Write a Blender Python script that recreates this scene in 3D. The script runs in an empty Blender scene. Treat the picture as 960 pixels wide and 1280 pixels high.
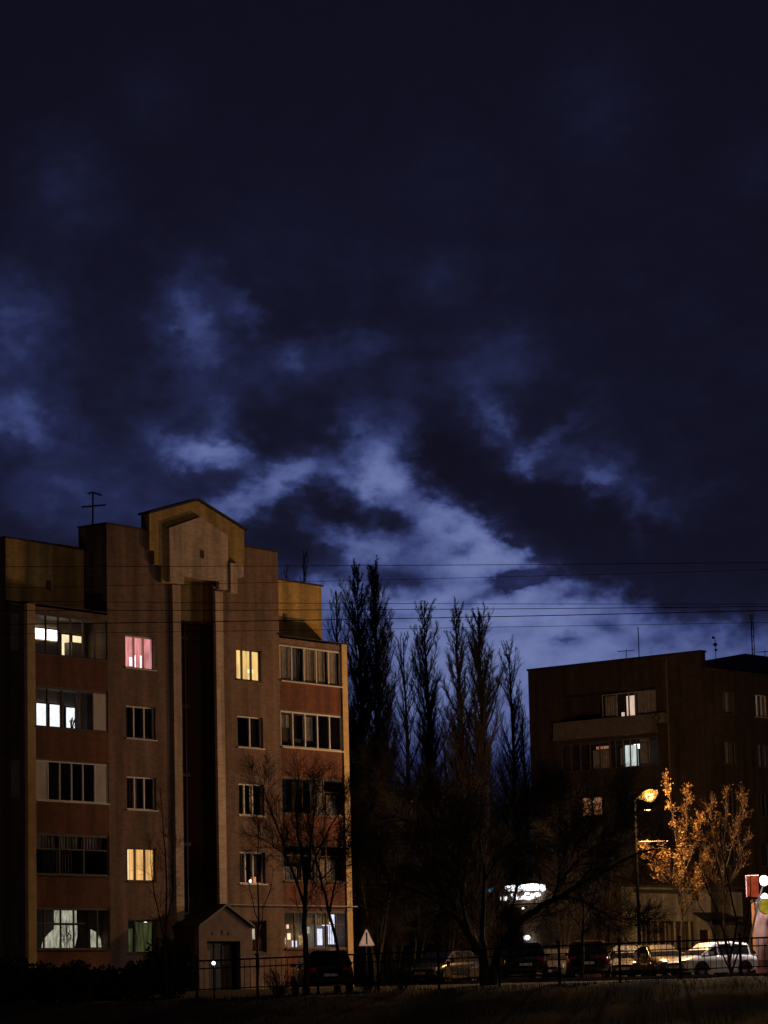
import bpy, math, random
import numpy as np
from mathutils import Vector

# ---------------------------------------------------------------- camera, sky, exposure
S = bpy.context.scene
COL = S.collection
EYE = -0.36                    # eye height; the car park's level is z = 0, the lens stands lower, on the meadow
F, PITCH, ROLL = 3700.0, 0.1617989, 0.0241647
_f = Vector((0, math.cos(PITCH), math.sin(PITCH))); _r0 = Vector((1, 0, 0)); _u0 = _r0.cross(_f)
RIGHT = math.cos(ROLL) * _r0 - math.sin(ROLL) * _u0
UP = math.sin(ROLL) * _r0 + math.cos(ROLL) * _u0

cam = bpy.data.cameras.new('camera'); co = bpy.data.objects.new('camera', cam); COL.objects.link(co)
cam.sensor_fit = 'VERTICAL'; cam.sensor_height = 36; cam.sensor_width = 27; cam.lens = 36 * F / 1280
cam.clip_end = 5000; cam.clip_start = 0.5
from mathutils import Matrix
M = Matrix((RIGHT, UP, -_f)).transposed().to_4x4(); M.translation = Vector((0, 0, EYE)); co.matrix_world = M
S.camera = co
S.view_settings.view_transform = 'Standard'; S.view_settings.look = 'None'
S.view_settings.exposure = 0; S.view_settings.gamma = 1; S.view_settings.use_curve_mapping = False
S.cycles.use_denoising = True
S.cycles.max_bounces = 6; S.cycles.transparent_max_bounces = 16
S.cycles.sample_clamp_indirect = 2.0

def at(x, y, d):
    """the point at distance d (metres along +Y) that the photograph shows at x, y"""
    v = _f + RIGHT * ((x - 480) / F) - UP * ((y - 640) / F)
    return Vector((0, 0, EYE)) + v * (d / v.y)

# ---- dusk sky: dark torn cloud over the last blue light, all in compass bearing and elevation
W = bpy.data.worlds.new('World'); S.world = W; W.use_nodes = True
NT = W.node_tree; NT.nodes.clear()
def N(t, **k):
    n = NT.nodes.new(t)
    for a, b in k.items(): setattr(n, a, b)
    return n
def lk(a, b): NT.links.new(a, b)
def mth(op, a, b=None, c=None, clamp=False):
    n = N('ShaderNodeMath', operation=op); n.use_clamp = clamp
    for i, v in enumerate((a, b, c)):
        if v is None: continue
        if isinstance(v, (int, float)): n.inputs[i].default_value = v
        else: lk(v, n.inputs[i])
    return n.outputs[0]
tc = N('ShaderNodeTexCoord'); sep = N('ShaderNodeSeparateXYZ'); lk(tc.outputs['Generated'], sep.inputs[0])
AZ = mth('MULTIPLY', mth('ARCTAN2', sep.outputs[0], sep.outputs[1]), 100.0)      # hundredths of a radian
EL = mth('MULTIPLY', mth('ARCSINE', sep.outputs[2]), 100.0)
cmb = N('ShaderNodeCombineXYZ'); lk(AZ, cmb.inputs[0]); lk(EL, cmb.inputs[1])
def noise(scale, detail, off, rough=.55):
    mp = N('ShaderNodeMapping'); mp.inputs['Location'].default_value = off
    mp.inputs['Scale'].default_value = (1.0, 1.35, 1.0)
    lk(cmb.outputs[0], mp.inputs[0])
    n = N('ShaderNodeTexNoise'); n.inputs['Scale'].default_value = scale; n.inputs['Detail'].default_value = detail
    n.inputs['Roughness'].default_value = rough
    lk(mp.outputs[0], n.inputs['Vector']); return n
w1 = noise(.55, 4, (3, 7, 1)); w2 = noise(.55, 4, (31, -17, 9))
w3 = noise(1.7, 5, (5, 2, 4)); w4 = noise(1.7, 5, (-8, 21, 3))
def warp(base, a, b, k1, k2):
    t = mth('MULTIPLY_ADD', mth('SUBTRACT', a.outputs['Fac'], .5), k1, base)
    return mth('MULTIPLY_ADD', mth('SUBTRACT', b.outputs['Fac'], .5), k2, t)
X = warp(AZ, w1, w3, 1.7, 1.25); Y = warp(EL, w2, w4, 1.3, 1.05)
X2 = mth('MULTIPLY_ADD', mth('SUBTRACT', w3.outputs['Fac'], .5), .95, AZ); Y2 = mth('MULTIPLY_ADD', mth('SUBTRACT', w4.outputs['Fac'], .5), .65, EL)
def blob(px, py, sx, sy, ang, amp, island=False):
    v = (_f + RIGHT * ((px - 480) / F) - UP * ((py - 640) / F)).normalized()
    a, e = math.atan2(v.x, v.y) * 100, math.asin(v.z) * 100
    c, s = math.cos(math.radians(ang)), math.sin(math.radians(ang)); k = F / 100
    sx /= k; sy /= k
    dx = mth('SUBTRACT', X2 if island else X, a); dy = mth('SUBTRACT', Y2 if island else Y, e)
    p = mth('MULTIPLY_ADD', dx, c / sx, mth('MULTIPLY', dy, -s / sx))
    q = mth('MULTIPLY_ADD', dx, s / sy, mth('MULTIPLY', dy, c / sy))
    r = mth('MULTIPLY_ADD', p, p, mth('MULTIPLY', q, q))
    return mth('MULTIPLY', mth('EXPONENT', mth('MULTIPLY', r, -.5)), amp)
BRIGHT = [(640, 850, 250, 62, 0, .80), (660, 758, 95, 30, 8, .40), (560, 775, 130, 36, 0, .24), (600, 712, 50, 22, 15, .25), (650, 795, 300, 110, 0, .17), (480, 640, 420, 330, 0, .045), (120, 560, 160, 130, 0, .05),
          (15, 412, 36, 42, 0, .26), (17, 517, 28, 20, 0, .32), (62, 548, 30, 14, 25, .12), (66, 610, 48, 18, 0, .13), (150, 640, 60, 24, 0, .09),
          (82, 232, 36, 36, 0, .10), (190, 118, 30, 26, 0, .035), (746, 132, 36, 40, 0, .06), (945, 205, 22, 22, 0, .04), (365, 300, 60, 40, 0, .03), (560, 235, 40, 40, 0, .025),
          (235, 400, 25, 20, 0, .22), (250, 440, 20, 36, 0, .16), (243, 352, 24, 24, 0, .10), (306, 387, 24, 9, 48, .18), (280, 470, 40, 24, 0, .06),
          (365, 456, 16, 12, 0, .16), (428, 436, 50, 12, -8, .12), (274, 526, 14, 20, 0, .16), (268, 566, 30, 11, 6, .70), (210, 560, 26, 20, 0, .10),
          (318, 621, 56, 13, -28, .66), (405, 598, 40, 12, 3, .24), (388, 644, 12, 8, 0, .22), (412, 668, 30, 8, 40, .34), (460, 688, 28, 17, 20, .48),
          (450, 552, 18, 32, 0, .28), (470, 620, 12, 30, -8, .50), (474, 572, 18, 18, 0, .26), (497, 538, 18, 22, 0, .26), (495, 600, 20, 14, 0, .40),
          (545, 648, 62, 17, 24, .58), (612, 684, 62, 21, 28, .66), (668, 716, 40, 12, 24, .42), (565, 720, 40, 30, 0, .30), (430, 740, 46, 13, 0, .36), (545, 762, 60, 16, 0, .26),
          (630, 446, 32, 24, 0, .13), (596, 492, 16, 20, 0, .13), (620, 532, 10, 22, -30, .26), (555, 350, 26, 20, 0, .05),
          (656, 580, 13, 10, 0, .27), (686, 556, 40, 7, -36, .17), (742, 605, 11, 10, 0, .36), (762, 594, 34, 13, 10, .17), (720, 585, 40, 20, 0, .07),
          (800, 652, 7, 30, 0, .36), (826, 640, 22, 9, 8, .2), (882, 614, 28, 8, -22, .12), (774, 733, 10, 14, 0, .22), (925, 798, 50, 20, 0, .16)]
DARK = [(430, 638, 62, 20, 5, .82), (345, 680, 46, 22, 12, .7), (643, 726, 32, 10, -2, .9), (652, 722, 22, 9, 0, .5), (596, 749, 40, 7, -14, .5), (506, 725, 46, 13, 4, .75),
        (582, 687, 15, 8, -10, .6), (492, 653, 15, 9, 10, .5), (560, 661, 10, 6, 0, .4), (712, 742, 22, 7, 0, .55), (709, 799, 20, 5, 0, .6), (757, 782, 22, 8, 12, .45),
        (700, 622, 32, 24, 0, .8), (760, 664, 38, 30, 0, .85), (722, 668, 72, 28, 20, .85), (888, 735, 76, 36, 6, .85), (930, 640, 90, 80, 0, .7), (575, 585, 46, 26, 30, .75), (535, 560, 18, 26, 0, .5),
        (640, 640, 50, 26, 26, .8), (330, 560, 22, 26, 0, .4), (400, 530, 60, 30, 0, .4), (690, 700, 40, 14, 24, .5), (820, 800, 24, 8, 0, .3), (500, 770, 40, 6, 0, .3), (610, 790, 40, 4, 0, .15)]
def add(L):
    t = L[0]
    for v in L[1:]: t = mth('ADD', t, v)
    return t
m1 = noise(.42, 3, (11, 4, 2), .5)
MOT = mth('MULTIPLY', mth('MULTIPLY', mth('MAXIMUM', mth('SUBTRACT', m1.outputs['Fac'], .45), 0.0), .22), blob(380, 510, 430, 150, 0, 1.0))
B = mth('ADD', add([blob(x, y, *((sx * 1.15, sy * 1.2) if sx < 60 and y < 625 else (sx, sy)), an, am * (.85 if y < 560 else 1)) for x, y, sx, sy, an, am in BRIGHT]), MOT); D = mth('MINIMUM', add([blob(*b, island=b[3] < 16) for b in DARK]), .84)
f1 = noise(1.0, 5, (1.5, 3.3, 0), .5)
det = mth('MULTIPLY_ADD', mth('SUBTRACT', f1.outputs['Fac'], .5), 1.25, 1.0)
det = mth('MAXIMUM', det, .2)
damp = mth('MULTIPLY', mth('MULTIPLY', mth('MULTIPLY', B, 1.22), mth('SUBTRACT', 1.0, D)), det)
LUM = mth('MULTIPLY', mth('TANH', mth('MULTIPLY', damp, 1.0)), 1.08)
ramp = N('ShaderNodeValToRGB'); lk(LUM, ramp.inputs[0])
cr = ramp.color_ramp
STOPS = [(0, (.0047, .0045, .0116)), (.1, (.0083, .0090, .0255)), (.28, (.0165, .0212, .070)), (.5, (.042, .058, .175)), (.78, (.096, .127, .305)), (1, (.155, .193, .40))]
cr.elements[0].position, cr.elements[0].color = STOPS[0][0], (*STOPS[0][1], 1)
cr.elements[1].position, cr.elements[1].color = STOPS[-1][0], (*STOPS[-1][1], 1)
for p, c in STOPS[1:-1]:
    e = cr.elements.new(p); e.color = (*c, 1)
sky = N('ShaderNodeTexSky', sky_type='NISHITA', sun_disc=False); sky.sun_elevation = math.radians(-6); sky.sun_rotation = math.radians(12)
bg0 = N('ShaderNodeBackground'); lk(sky.outputs[0], bg0.inputs[0]); bg0.inputs[1].default_value = .004
bg = N('ShaderNodeBackground'); lk(ramp.outputs[0], bg.inputs[0]); bg.inputs[1].default_value = 1.0
ads = N('ShaderNodeAddShader'); lk(bg.outputs[0], ads.inputs[0]); lk(bg0.outputs[0], ads.inputs[1])
out = N('ShaderNodeOutputWorld'); lk(ads.outputs[0], out.inputs[0])
LAMP_POWER = 6800; RIGHT_FILL_LAMP_POWER = 2600; LEFT_FILL_LAMP_POWER = 1100; WHITE_LAMP_POWER = 1900      # visible street lamp, two added fill lamps out of view, white globe

# ---------------------------------------------------------------- helpers
R = math.radians
rng = random.Random(7)

def tag(o, label=None, cat=None, group=None, kind=None):
    if label: o['label'] = label
    if cat: o['category'] = cat
    if group: o['group'] = group
    if kind: o['kind'] = kind
    return o
def empty(name, loc=(0, 0, 0), rz=0.0, label=None, cat=None, group=None):
    o = bpy.data.objects.new(name, None); COL.objects.link(o); o.location = loc; o.rotation_euler = (0, 0, rz)
    o.empty_display_size = .2
    return tag(o, label, cat, group)

class MB:
    def __init__(s): s.v = []; s.f = []; s.smooth = False
    def quad(s, a, b, c, d):
        i = len(s.v); s.v += [tuple(a), tuple(b), tuple(c), tuple(d)]; s.f.append((i, i+1, i+2, i+3)); return s
    def box(s, x0, x1, y0, y1, z0, z1):
        i = len(s.v)
        s.v += [(x0,y0,z0),(x1,y0,z0),(x1,y1,z0),(x0,y1,z0),(x0,y0,z1),(x1,y0,z1),(x1,y1,z1),(x0,y1,z1)]
        s.f += [(i+0,i+3,i+2,i+1),(i+4,i+5,i+6,i+7),(i+0,i+1,i+5,i+4),(i+1,i+2,i+6,i+5),(i+2,i+3,i+7,i+6),(i+3,i+0,i+4,i+7)]
        return s
    def prism_xz(s, pts, y0, y1):
        i = len(s.v); n = len(pts)
        s.v += [(x, y0, z) for x, z in pts] + [(x, y1, z) for x, z in pts]
        s.f.append(tuple(i + k for k in range(n))); s.f.append(tuple(i + n + k for k in reversed(range(n))))
        for k in range(n):
            l = (k + 1) % n; s.f.append((i + l, i + k, i + n + k, i + n + l))
        return s
    def tube(s, pts, rad, sides=6, cap=True):
        P = np.asarray([tuple(p) for p in pts], float); n = len(P)
        if np.isscalar(rad): rad = [rad] * n
        T = np.gradient(P, axis=0); T /= np.linalg.norm(T, axis=1)[:, None] + 1e-12
        ref = np.array([0, 0, 1.]) if abs(T[0, 2]) < .9 else np.array([1., 0, 0])
        U = np.cross(T, ref); U /= np.linalg.norm(U, axis=1)[:, None] + 1e-12; V = np.cross(T, U)
        a = np.arange(sides) * 2 * np.pi / sides
        ring = P[:, None] + np.asarray(rad)[:, None, None] * (np.cos(a)[None, :, None] * U[:, None] + np.sin(a)[None, :, None] * V[:, None])
        i = len(s.v); s.v += [tuple(q) for q in ring.reshape(-1, 3)]
        for k in range(n - 1):
            for j in range(sides):
                l = (j + 1) % sides; s.f.append((i+k*sides+j, i+k*sides+l, i+(k+1)*sides+l, i+(k+1)*sides+j))
        if cap and sides > 3:
            s.f.append(tuple(i + j for j in reversed(range(sides)))); s.f.append(tuple(i + (n-1)*sides + j for j in range(sides)))
        return s
    def lathe(s, prof, c=(0, 0, 0), seg=16):
        i = len(s.v); n = len(prof)
        for r, z in prof:
            for j in range(seg):
                a = 2 * math.pi * j / seg; s.v.append((c[0] + r * math.cos(a), c[1] + r * math.sin(a), c[2] + z))
        for k in range(n - 1):
            for j in range(seg):
                l = (j + 1) % seg; s.f.append((i+k*seg+j, i+k*seg+l, i+(k+1)*seg+l, i+(k+1)*seg+j))
        return s
    def build(s, name, mat, parent=None, smooth=False):
        me = bpy.data.meshes.new(name); me.from_pydata(s.v, [], s.f)
        if smooth or s.smooth: me.polygons.foreach_set('use_smooth', [True] * len(me.polygons))
        if mat is not None: me.materials.append(mat)
        o = bpy.data.objects.new(name, me); COL.objects.link(o)
        if parent is not None: o.parent = parent
        return o
def new(): return MB()

# ---------------------------------------------------------------- materials
def mat(name, col, rough=.8, var=.25, scale=1.5, metal=0, brick=None, bump=0, spec=.3):
    m = bpy.data.materials.new(name); m.use_nodes = True; t = m.node_tree; b = t.nodes['Principled BSDF']
    b.inputs['Roughness'].default_value = rough; b.inputs['Metallic'].default_value = metal
    b.inputs['Specular IOR Level'].default_value = spec
    tcn = t.nodes.new('ShaderNodeTexCoord')
    n = t.nodes.new('ShaderNodeTexNoise'); n.inputs['Scale'].default_value = scale; n.inputs['Detail'].default_value = 6
    n.inputs['Roughness'].default_value = .65
    t.links.new(tcn.outputs['Object'], n.inputs['Vector'])
    mx = t.nodes.new('ShaderNodeMix'); mx.data_type = 'RGBA'
    mx.inputs[6].default_value = (*[c * (1 - var) for c in col], 1); mx.inputs[7].default_value = (*[min(1, c * (1 + var)) for c in col], 1)
    rp = t.nodes.new('ShaderNodeMapRange'); rp.inputs[1].default_value = .3; rp.inputs[2].default_value = .7
    t.links.new(n.outputs['Fac'], rp.inputs[0]); t.links.new(rp.outputs[0], mx.inputs[0])
    last = mx.outputs[2]
    if brick:
        mp = t.nodes.new('ShaderNodeMapping'); mp.inputs['Rotation'].default_value = (R(90), 0, 0)
        t.links.new(tcn.outputs['Object'], mp.inputs[0])
        bk = t.nodes.new('ShaderNodeTexBrick'); bk.inputs['Scale'].default_value = 1.0
        bk.inputs['Brick Width'].default_value = .26; bk.inputs['Row Height'].default_value = .078; bk.inputs['Mortar Size'].default_value = .008
        bk.inputs['Color1'].default_value = (.82, .82, .82, 1); bk.inputs['Color2'].default_value = (1.12, 1.08, 1.04, 1)
        bk.inputs['Mortar'].default_value = (brick, brick, brick, 1)
        t.links.new(mp.outputs[0], bk.inputs['Vector'])
        mu = t.nodes.new('ShaderNodeMix'); mu.data_type = 'RGBA'; mu.blend_type = 'MULTIPLY'; mu.inputs[0].default_value = 1
        t.links.new(last, mu.inputs[6]); t.links.new(bk.outputs['Color'], mu.inputs[7]); last = mu.outputs[2]
        # rain streaks and old damp stains
        mp2 = t.nodes.new('ShaderNodeMapping'); mp2.inputs['Scale'].default_value = (1.6, 1.6, .18)
        t.links.new(tcn.outputs['Object'], mp2.inputs[0])
        n2 = t.nodes.new('ShaderNodeTexNoise'); n2.inputs['Scale'].default_value = 1.0; n2.inputs['Detail'].default_value = 5
        t.links.new(mp2.outputs[0], n2.inputs['Vector'])
        r2 = t.nodes.new('ShaderNodeMapRange'); r2.inputs[1].default_value = .35; r2.inputs[2].default_value = .65; r2.inputs[3].default_value = .58; r2.inputs[4].default_value = 1.16
        t.links.new(n2.outputs['Fac'], r2.inputs[0])
        m3 = t.nodes.new('ShaderNodeMix'); m3.data_type = 'RGBA'; m3.blend_type = 'MULTIPLY'; m3.inputs[0].default_value = 1
        t.links.new(last, m3.inputs[6]); t.links.new(r2.outputs[0], m3.inputs[7]); last = m3.outputs[2]
    t.links.new(last, b.inputs['Base Color'])
    if bump:
        bp = t.nodes.new('ShaderNodeBump'); bp.inputs['Strength'].default_value = bump
        t.links.new(n.outputs['Fac'], bp.inputs['Height']); t.links.new(bp.outputs[0], b.inputs['Normal'])
    return m
def emit(name, col, strength, var=0.0, scale=3.0, stretch=(1, 1, 1), dark=None):
    m = bpy.data.materials.new(name); m.use_nodes = True; t = m.node_tree; t.nodes.clear()
    e = t.nodes.new('ShaderNodeEmission'); o = t.nodes.new('ShaderNodeOutputMaterial'); t.links.new(e.outputs[0], o.inputs[0])
    e.inputs[0].default_value = (*col, 1); e.inputs[1].default_value = strength
    if var:
        tcn = t.nodes.new('ShaderNodeTexCoord'); mp = t.nodes.new('ShaderNodeMapping'); mp.inputs['Scale'].default_value = stretch
        n = t.nodes.new('ShaderNodeTexNoise'); n.inputs['Scale'].default_value = scale; n.inputs['Detail'].default_value = 3
        t.links.new(tcn.outputs['Object'], mp.inputs[0]); t.links.new(mp.outputs[0], n.inputs['Vector'])
        r = t.nodes.new('ShaderNodeMapRange'); r.inputs[1].default_value = .33; r.inputs[2].default_value = .67
        r.inputs[3].default_value = strength * (1 - var); r.inputs[4].default_value = strength * (1 + var)
        t.links.new(n.outputs['Fac'], r.inputs[0]); t.links.new(r.outputs[0], e.inputs[1])
    return m
def glass(name, tint=.94, gloss=.07):
    m = bpy.data.materials.new(name); m.use_nodes = True; t = m.node_tree; t.nodes.clear()
    a = t.nodes.new('ShaderNodeBsdfTransparent'); a.inputs[0].default_value = (tint, tint, tint, 1)
    g = t.nodes.new('ShaderNodeBsdfGlossy'); g.inputs['Roughness'].default_value = .03
    x = t.nodes.new('ShaderNodeMixShader'); x.inputs[0].default_value = gloss
    o = t.nodes.new('ShaderNodeOutputMaterial')
    t.links.new(a.outputs[0], x.inputs[1]); t.links.new(g.outputs[0], x.inputs[2]); t.links.new(x.outputs[0], o.inputs[0])
    return m

m_brown = mat('brown_brick', (.215, .138, .104), .9, .18, 2, brick=.8)
m_yellow = mat('yellow_brick', (.40, .275, .10), .9, .18, 2, brick=.85)
m_cream = mat('cream_plaster', (.50, .36, .17), .9, .2, 3)
m_pinkish = mat('pale_pink_plaster', (.52, .40, .31), .9, .15, 2, brick=.9)
m_porch = mat('dark_porch_plaster', (.17, .12, .10), .9, .3, 2.5)  # dark porch plaster with a mottled tone
m_red = mat('red_brown_panel', (.155, .055, .034), .85, .2, 3, brick=.88)
m_redd = mat('dark_stair_glazing', (.065, .026, .022), .6, .3, 4)
m_coping = mat('dark_roof_metal', (.03, .026, .026), .6, .3, 3)
m_sidebrick = mat('dark_end_brick', (.15, .11, .085), .9, .2, 2, brick=.8)
m_white = mat('white_window_frame', (.62, .58, .54), .5, .12, 6)
m_oldframe = mat('old_brown_frame', (.10, .075, .06), .7, .3, 8)
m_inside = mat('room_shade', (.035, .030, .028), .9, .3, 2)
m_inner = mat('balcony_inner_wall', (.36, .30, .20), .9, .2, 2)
m_ctn = mat('beige_curtain', (.33, .28, .21), .9, .3, 5)
m_ctg = mat('grey_curtain', (.25, .23, .22), .9, .35, 4)
m_opaque = mat('white_plastic_panel', (.50, .46, .42), .7, .15, 3)
m_glass = glass('clear_glass')
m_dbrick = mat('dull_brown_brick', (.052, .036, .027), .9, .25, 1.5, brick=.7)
m_dbrick_lit = mat('lamplit_brown_brick', (.072, .054, .036), .9, .25, 1.5, brick=.7)  # same brick as the end wall, lamp brightness put into its colour
m_slab = mat('grey_concrete_slab', (.12, .10, .09), .9, .25, 3)
m_annex = mat('pale_limewash', (.62, .60, .50), .9, .2, 1.2, brick=.92)
m_annexb = mat('brown_plaster', (.25, .175, .11), .9, .3, 1.5, brick=.85)
m_bark = mat('dark_bark', (.022, .018, .016), .95, .35, 6)
m_twig = mat('bare_twig', (.014, .012, .011), .95, .3, 4)
m_twig2 = mat('reddish_twig', (.06, .034, .024), .95, .35, 4)
m_leaf = mat('withered_golden_leaf', (.10, .056, .014), .8, .6, 9)
m_bark2 = mat('pale_bark', (.05, .04, .03), .9, .4, 8)
m_iron = mat('black_iron', (.010, .009, .009), .9, .3, 5, spec=.02)
m_galv = mat('galvanised_steel', (.30, .29, .28), .5, .2, 9, metal=.4)
m_conc = mat('lamp_post_concrete', (.16, .145, .13), .9, .25, 5)
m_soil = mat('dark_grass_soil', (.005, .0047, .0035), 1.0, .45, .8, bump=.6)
m_asph = mat('damp_asphalt', (.035, .034, .033), .55, .3, .6, bump=.15)
m_kerb = mat('kerb_stone', (.07, .066, .06), .9, .25, 4)
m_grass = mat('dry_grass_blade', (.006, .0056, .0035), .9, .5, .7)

# ---------------------------------------------------------------- ground
def zplat(x):                 # crest of the bank: a little lower on the left
    t = min(1, max(0, (x + 6) / 20)); return -.36 + .34 * t
def zg(x, y):
    zp = zplat(x) if y < 112 else zplat(x) * max(0, (118 - y) / 6)
    if y <= 92: return -2.0
    t = min(1, (y - 92) / 14); t = t * t * (3 - 2 * t)
    return -2.0 + (2.0 + zp) * t
b = new(); xs = [-900, -300, -120, -60, -40, -28] + [i * 1.5 - 21 for i in range(29)] + [28, 40, 60, 120, 300, 900]
ys = [-300, -60, 0, 40, 70, 88] + [90 + i for i in range(32)] + [130, 140, 160, 200, 300, 600, 1500, 3500]
for j, y in enumerate(ys):
    for i, x in enumerate(xs):
        bumpy = .05 * math.sin(x * 1.7 + y * .9) + .04 * math.sin(x * .6 - y * 1.3) if y < 110 and abs(x) < 25 else 0
        b.v.append((x, y, zg(x, y) + bumpy))
nx = len(xs)
for j in range(len(ys) - 1):
    for i in range(nx - 1): b.f.append((j*nx+i, j*nx+i+1, (j+1)*nx+i+1, (j+1)*nx+i))
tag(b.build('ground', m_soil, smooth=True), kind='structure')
b = new(); b.box(1.5, 45, 119, 150.5, -.2, .03); tag(b.build('parking_lot', m_asph), kind='structure')
b = new(); b.box(1.35, 45, 118.7, 118.98, -.2, .15); tag(b.build('kerb', m_kerb), kind='structure')
# grass on the bank: nobody could count it
b = new(); rg = np.random.default_rng(3)
for k in range(16000):
    x = rg.uniform(-19, 19); y = rg.uniform(94, 109.5); h = rg.uniform(.05, .22) * (1.6 if rg.random() < .05 else 1)
    z = zg(x, y); a = rg.uniform(0, 6.28); w = .008 + .008 * rg.random(); l = rg.uniform(-.6, .6) * h
    dx, dy = w * math.cos(a), w * math.sin(a); i = len(b.v)
    b.v += [(x - dx, y - dy, z - .04), (x + dx, y + dy, z - .04), (x + l, y + l * .5, z + h)]; b.f.append((i, i + 1, i + 2))
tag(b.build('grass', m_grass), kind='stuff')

# ---------------------------------------------------------------- walls and windows (local x along the wall, y back into it, z up)
def wall(b, x0, x1, z0, z1, holes, y=0.0, rev=.22):
    X = sorted({x0, x1, *[h[0] for h in holes], *[h[1] for h in holes]}); Z = sorted({z0, z1, *[h[2] for h in holes], *[h[3] for h in holes]})
    for i in range(len(X) - 1):
        for j in range(len(Z) - 1):
            cx, cz = (X[i] + X[i+1]) / 2, (Z[j] + Z[j+1]) / 2
            if any(h[0] < cx < h[1] and h[2] < cz < h[3] for h in holes): continue
            b.quad((X[i], y, Z[j]), (X[i+1], y, Z[j]), (X[i+1], y, Z[j+1]), (X[i], y, Z[j+1]))
    for a, c, d, e in holes:
        b.quad((a, y, d), (a, y + rev, d), (a, y + rev, e), (a, y, e)); b.quad((c, y + rev, d), (c, y, d), (c, y, e), (c, y + rev, e))
        b.quad((a, y, e), (a, y + rev, e), (c, y + rev, e), (c, y, e)); b.quad((a, y + rev, d), (a, y, d), (c, y, d), (c, y + rev, d))
    return b
def folds(x0, x1, y, z0, z1, amp=.03, n=None, lean=0):
    """a hanging curtain with folds"""
    b = new(); n = n or max(4, int((x1 - x0) / .035)); ph = rng.random() * 6
    for i in range(n + 1):
        x = x0 + (x1 - x0) * i / n; d = amp * math.sin(ph + i * 1.35) + amp * .5 * math.sin(ph * 2 + i * .61)
        b.v += [(x + lean * 1, y + d, z0), (x, y + d * .6, z1)]
    for i in range(n): b.f.append((2*i, 2*i+2, 2*i+3, 2*i+1))
    return b
def window(par, x0, x1, z0, z1, y=.12, mull=(.5,), trans=(), fm=None, fw=.055, back=None, sill=True, label=None, backy=.9, curtain=None, extra=None):
    """frame > pane, sill, curtain, and the room behind"""
    b = new(); fm = fm or m_white
    b.box(x0, x1, y, y + .07, z0, z0 + fw).box(x0, x1, y, y + .07, z1 - fw, z1)
    b.box(x0, x0 + fw, y + .001, y + .069, z0 + fw, z1 - fw).box(x1 - fw, x1, y + .001, y + .069, z0 + fw, z1 - fw)
    for m in mull:
        c = x0 + (x1 - x0) * m; b.box(c - fw * .7, c + fw * .7, y - .004, y + .066, z0 + fw, z1 - fw)
    for (ma, mb_, tz) in trans:
        c = z0 + (z1 - z0) * tz; b.box(x0 + (x1 - x0) * ma + fw, x0 + (x1 - x0) * mb_ - fw, y + .004, y + .06, c - fw * .5, c + fw * .5)
    w = b.build('window', fm, par)
    if label: w['label'] = label
    new().quad((x0 + fw, y + .03, z0 + fw), (x1 - fw, y + .03, z0 + fw), (x1 - fw, y + .03, z1 - fw), (x0 + fw, y + .03, z1 - fw)).build('pane', m_glass, w)
    if sill: new().box(x0 - .05, x1 + .05, -.07, y - .006, z0 - .045, z0 - .003).build('sill', m_white if fm is m_white else m_slab, w)
    if back:
        bb = new()
        Y0 = y + .08
        bb.quad((x0, backy, z0), (x1, backy, z0), (x1, backy, z1), (x0, backy, z1))
        bb.quad((x0, Y0, z0), (x0, backy, z0), (x0, backy, z1), (x0, Y0, z1)); bb.quad((x1, backy, z0), (x1, Y0, z0), (x1, Y0, z1), (x1, backy, z1))
        bb.quad((x0, Y0, z1), (x0, backy, z1), (x1, backy, z1), (x1, Y0, z1)); bb.quad((x0, backy, z0), (x0, Y0, z0), (x1, Y0, z0), (x1, backy, z0))
        bb.build('room', back, w)
    for c in (curtain or ()):
        a0, a1, q0, q1, m = c
        folds(x0 + (x1-x0)*a0, x0 + (x1-x0)*a1, y + .16, z0 + (z1-z0)*q0, z0 + (z1-z0)*q1).build('curtain', m, w)
    for e in (extra or ()):
        a0, a1, q0, q1, m, nm = e
        X0, X1, Z0, Z1 = x0 + (x1-x0)*a0, x0 + (x1-x0)*a1, z0 + (z1-z0)*q0, z0 + (z1-z0)*q1
        if nm == 'lamp':
            r = (Z1 - Z0) / 2
            new().lathe([(.001, -r), (r*.7, -r*.7), (r, 0), (r*.7, r*.7), (.001, r)], ((X0+X1)/2, y + .3, (Z0+Z1)/2), 12).build('lamp', m, w, True)
        else: new().box(X0, X1, y + .32, y + .36, Z0, Z1).build(nm, m, w)
    return w

# lit rooms: glowing curtains, shades and lamps
e_pink = emit('pink_lit_curtain', (1, .36, .36), .78, .35, 2.5, (3, 1, .5))
e_pinkw = emit('pink_grow_lamp', (1, .76, .84), 2.4, .35, 5)
e_yel = emit('yellow_lit_curtain', (1, .64, .22), 1.0, .3, 2, (3, 1, .4))
e_yelw = emit('warm_lamp_shade', (1, .82, .5), 1.3, .2, 3)
e_org = emit('orange_lit_curtain', (1, .54, .18), .9, .3, 2, (3, 1, .4))
e_grn = emit('green_lit_curtain', (.23, .26, .09), .17, .6, 3, (3, 1, .4))
e_cool = emit('white_lit_window', (1, .93, .82), 4.5, .12, 2)
e_dayl = emit('cool_lit_window', (.9, .95, 1), 1.3, .15, 3, (2, 1, 1))
e_cream = emit('cream_lit_door', (1, .82, .48), 1.2, .15, 2)
e_lace = emit('lit_lace_curtain', (.80, .78, .58), .42, .55, 6, (2, 1, .6))
e_blue = emit('blue_white_tube', (.75, .78, 1), 1.2, .2, 4)
e_fair = emit('fairy_light', (1, .60, .42), 1.2)
e_vio = emit('violet_lamp', (.85, .65, 1), 1.3)
e_warm = emit('warm_dim_glow', (.9, .6, .25), .35, .6, 5)
e_red = emit('red_lamp', (1, .3, .12), .8)
e_white = emit('white_bulb', (1, .97, .95), 2.2)
e_salmon = emit('salmon_lit_curtain', (1, .42, .20), .60, .5, 4, (2, 1, .6))
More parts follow.
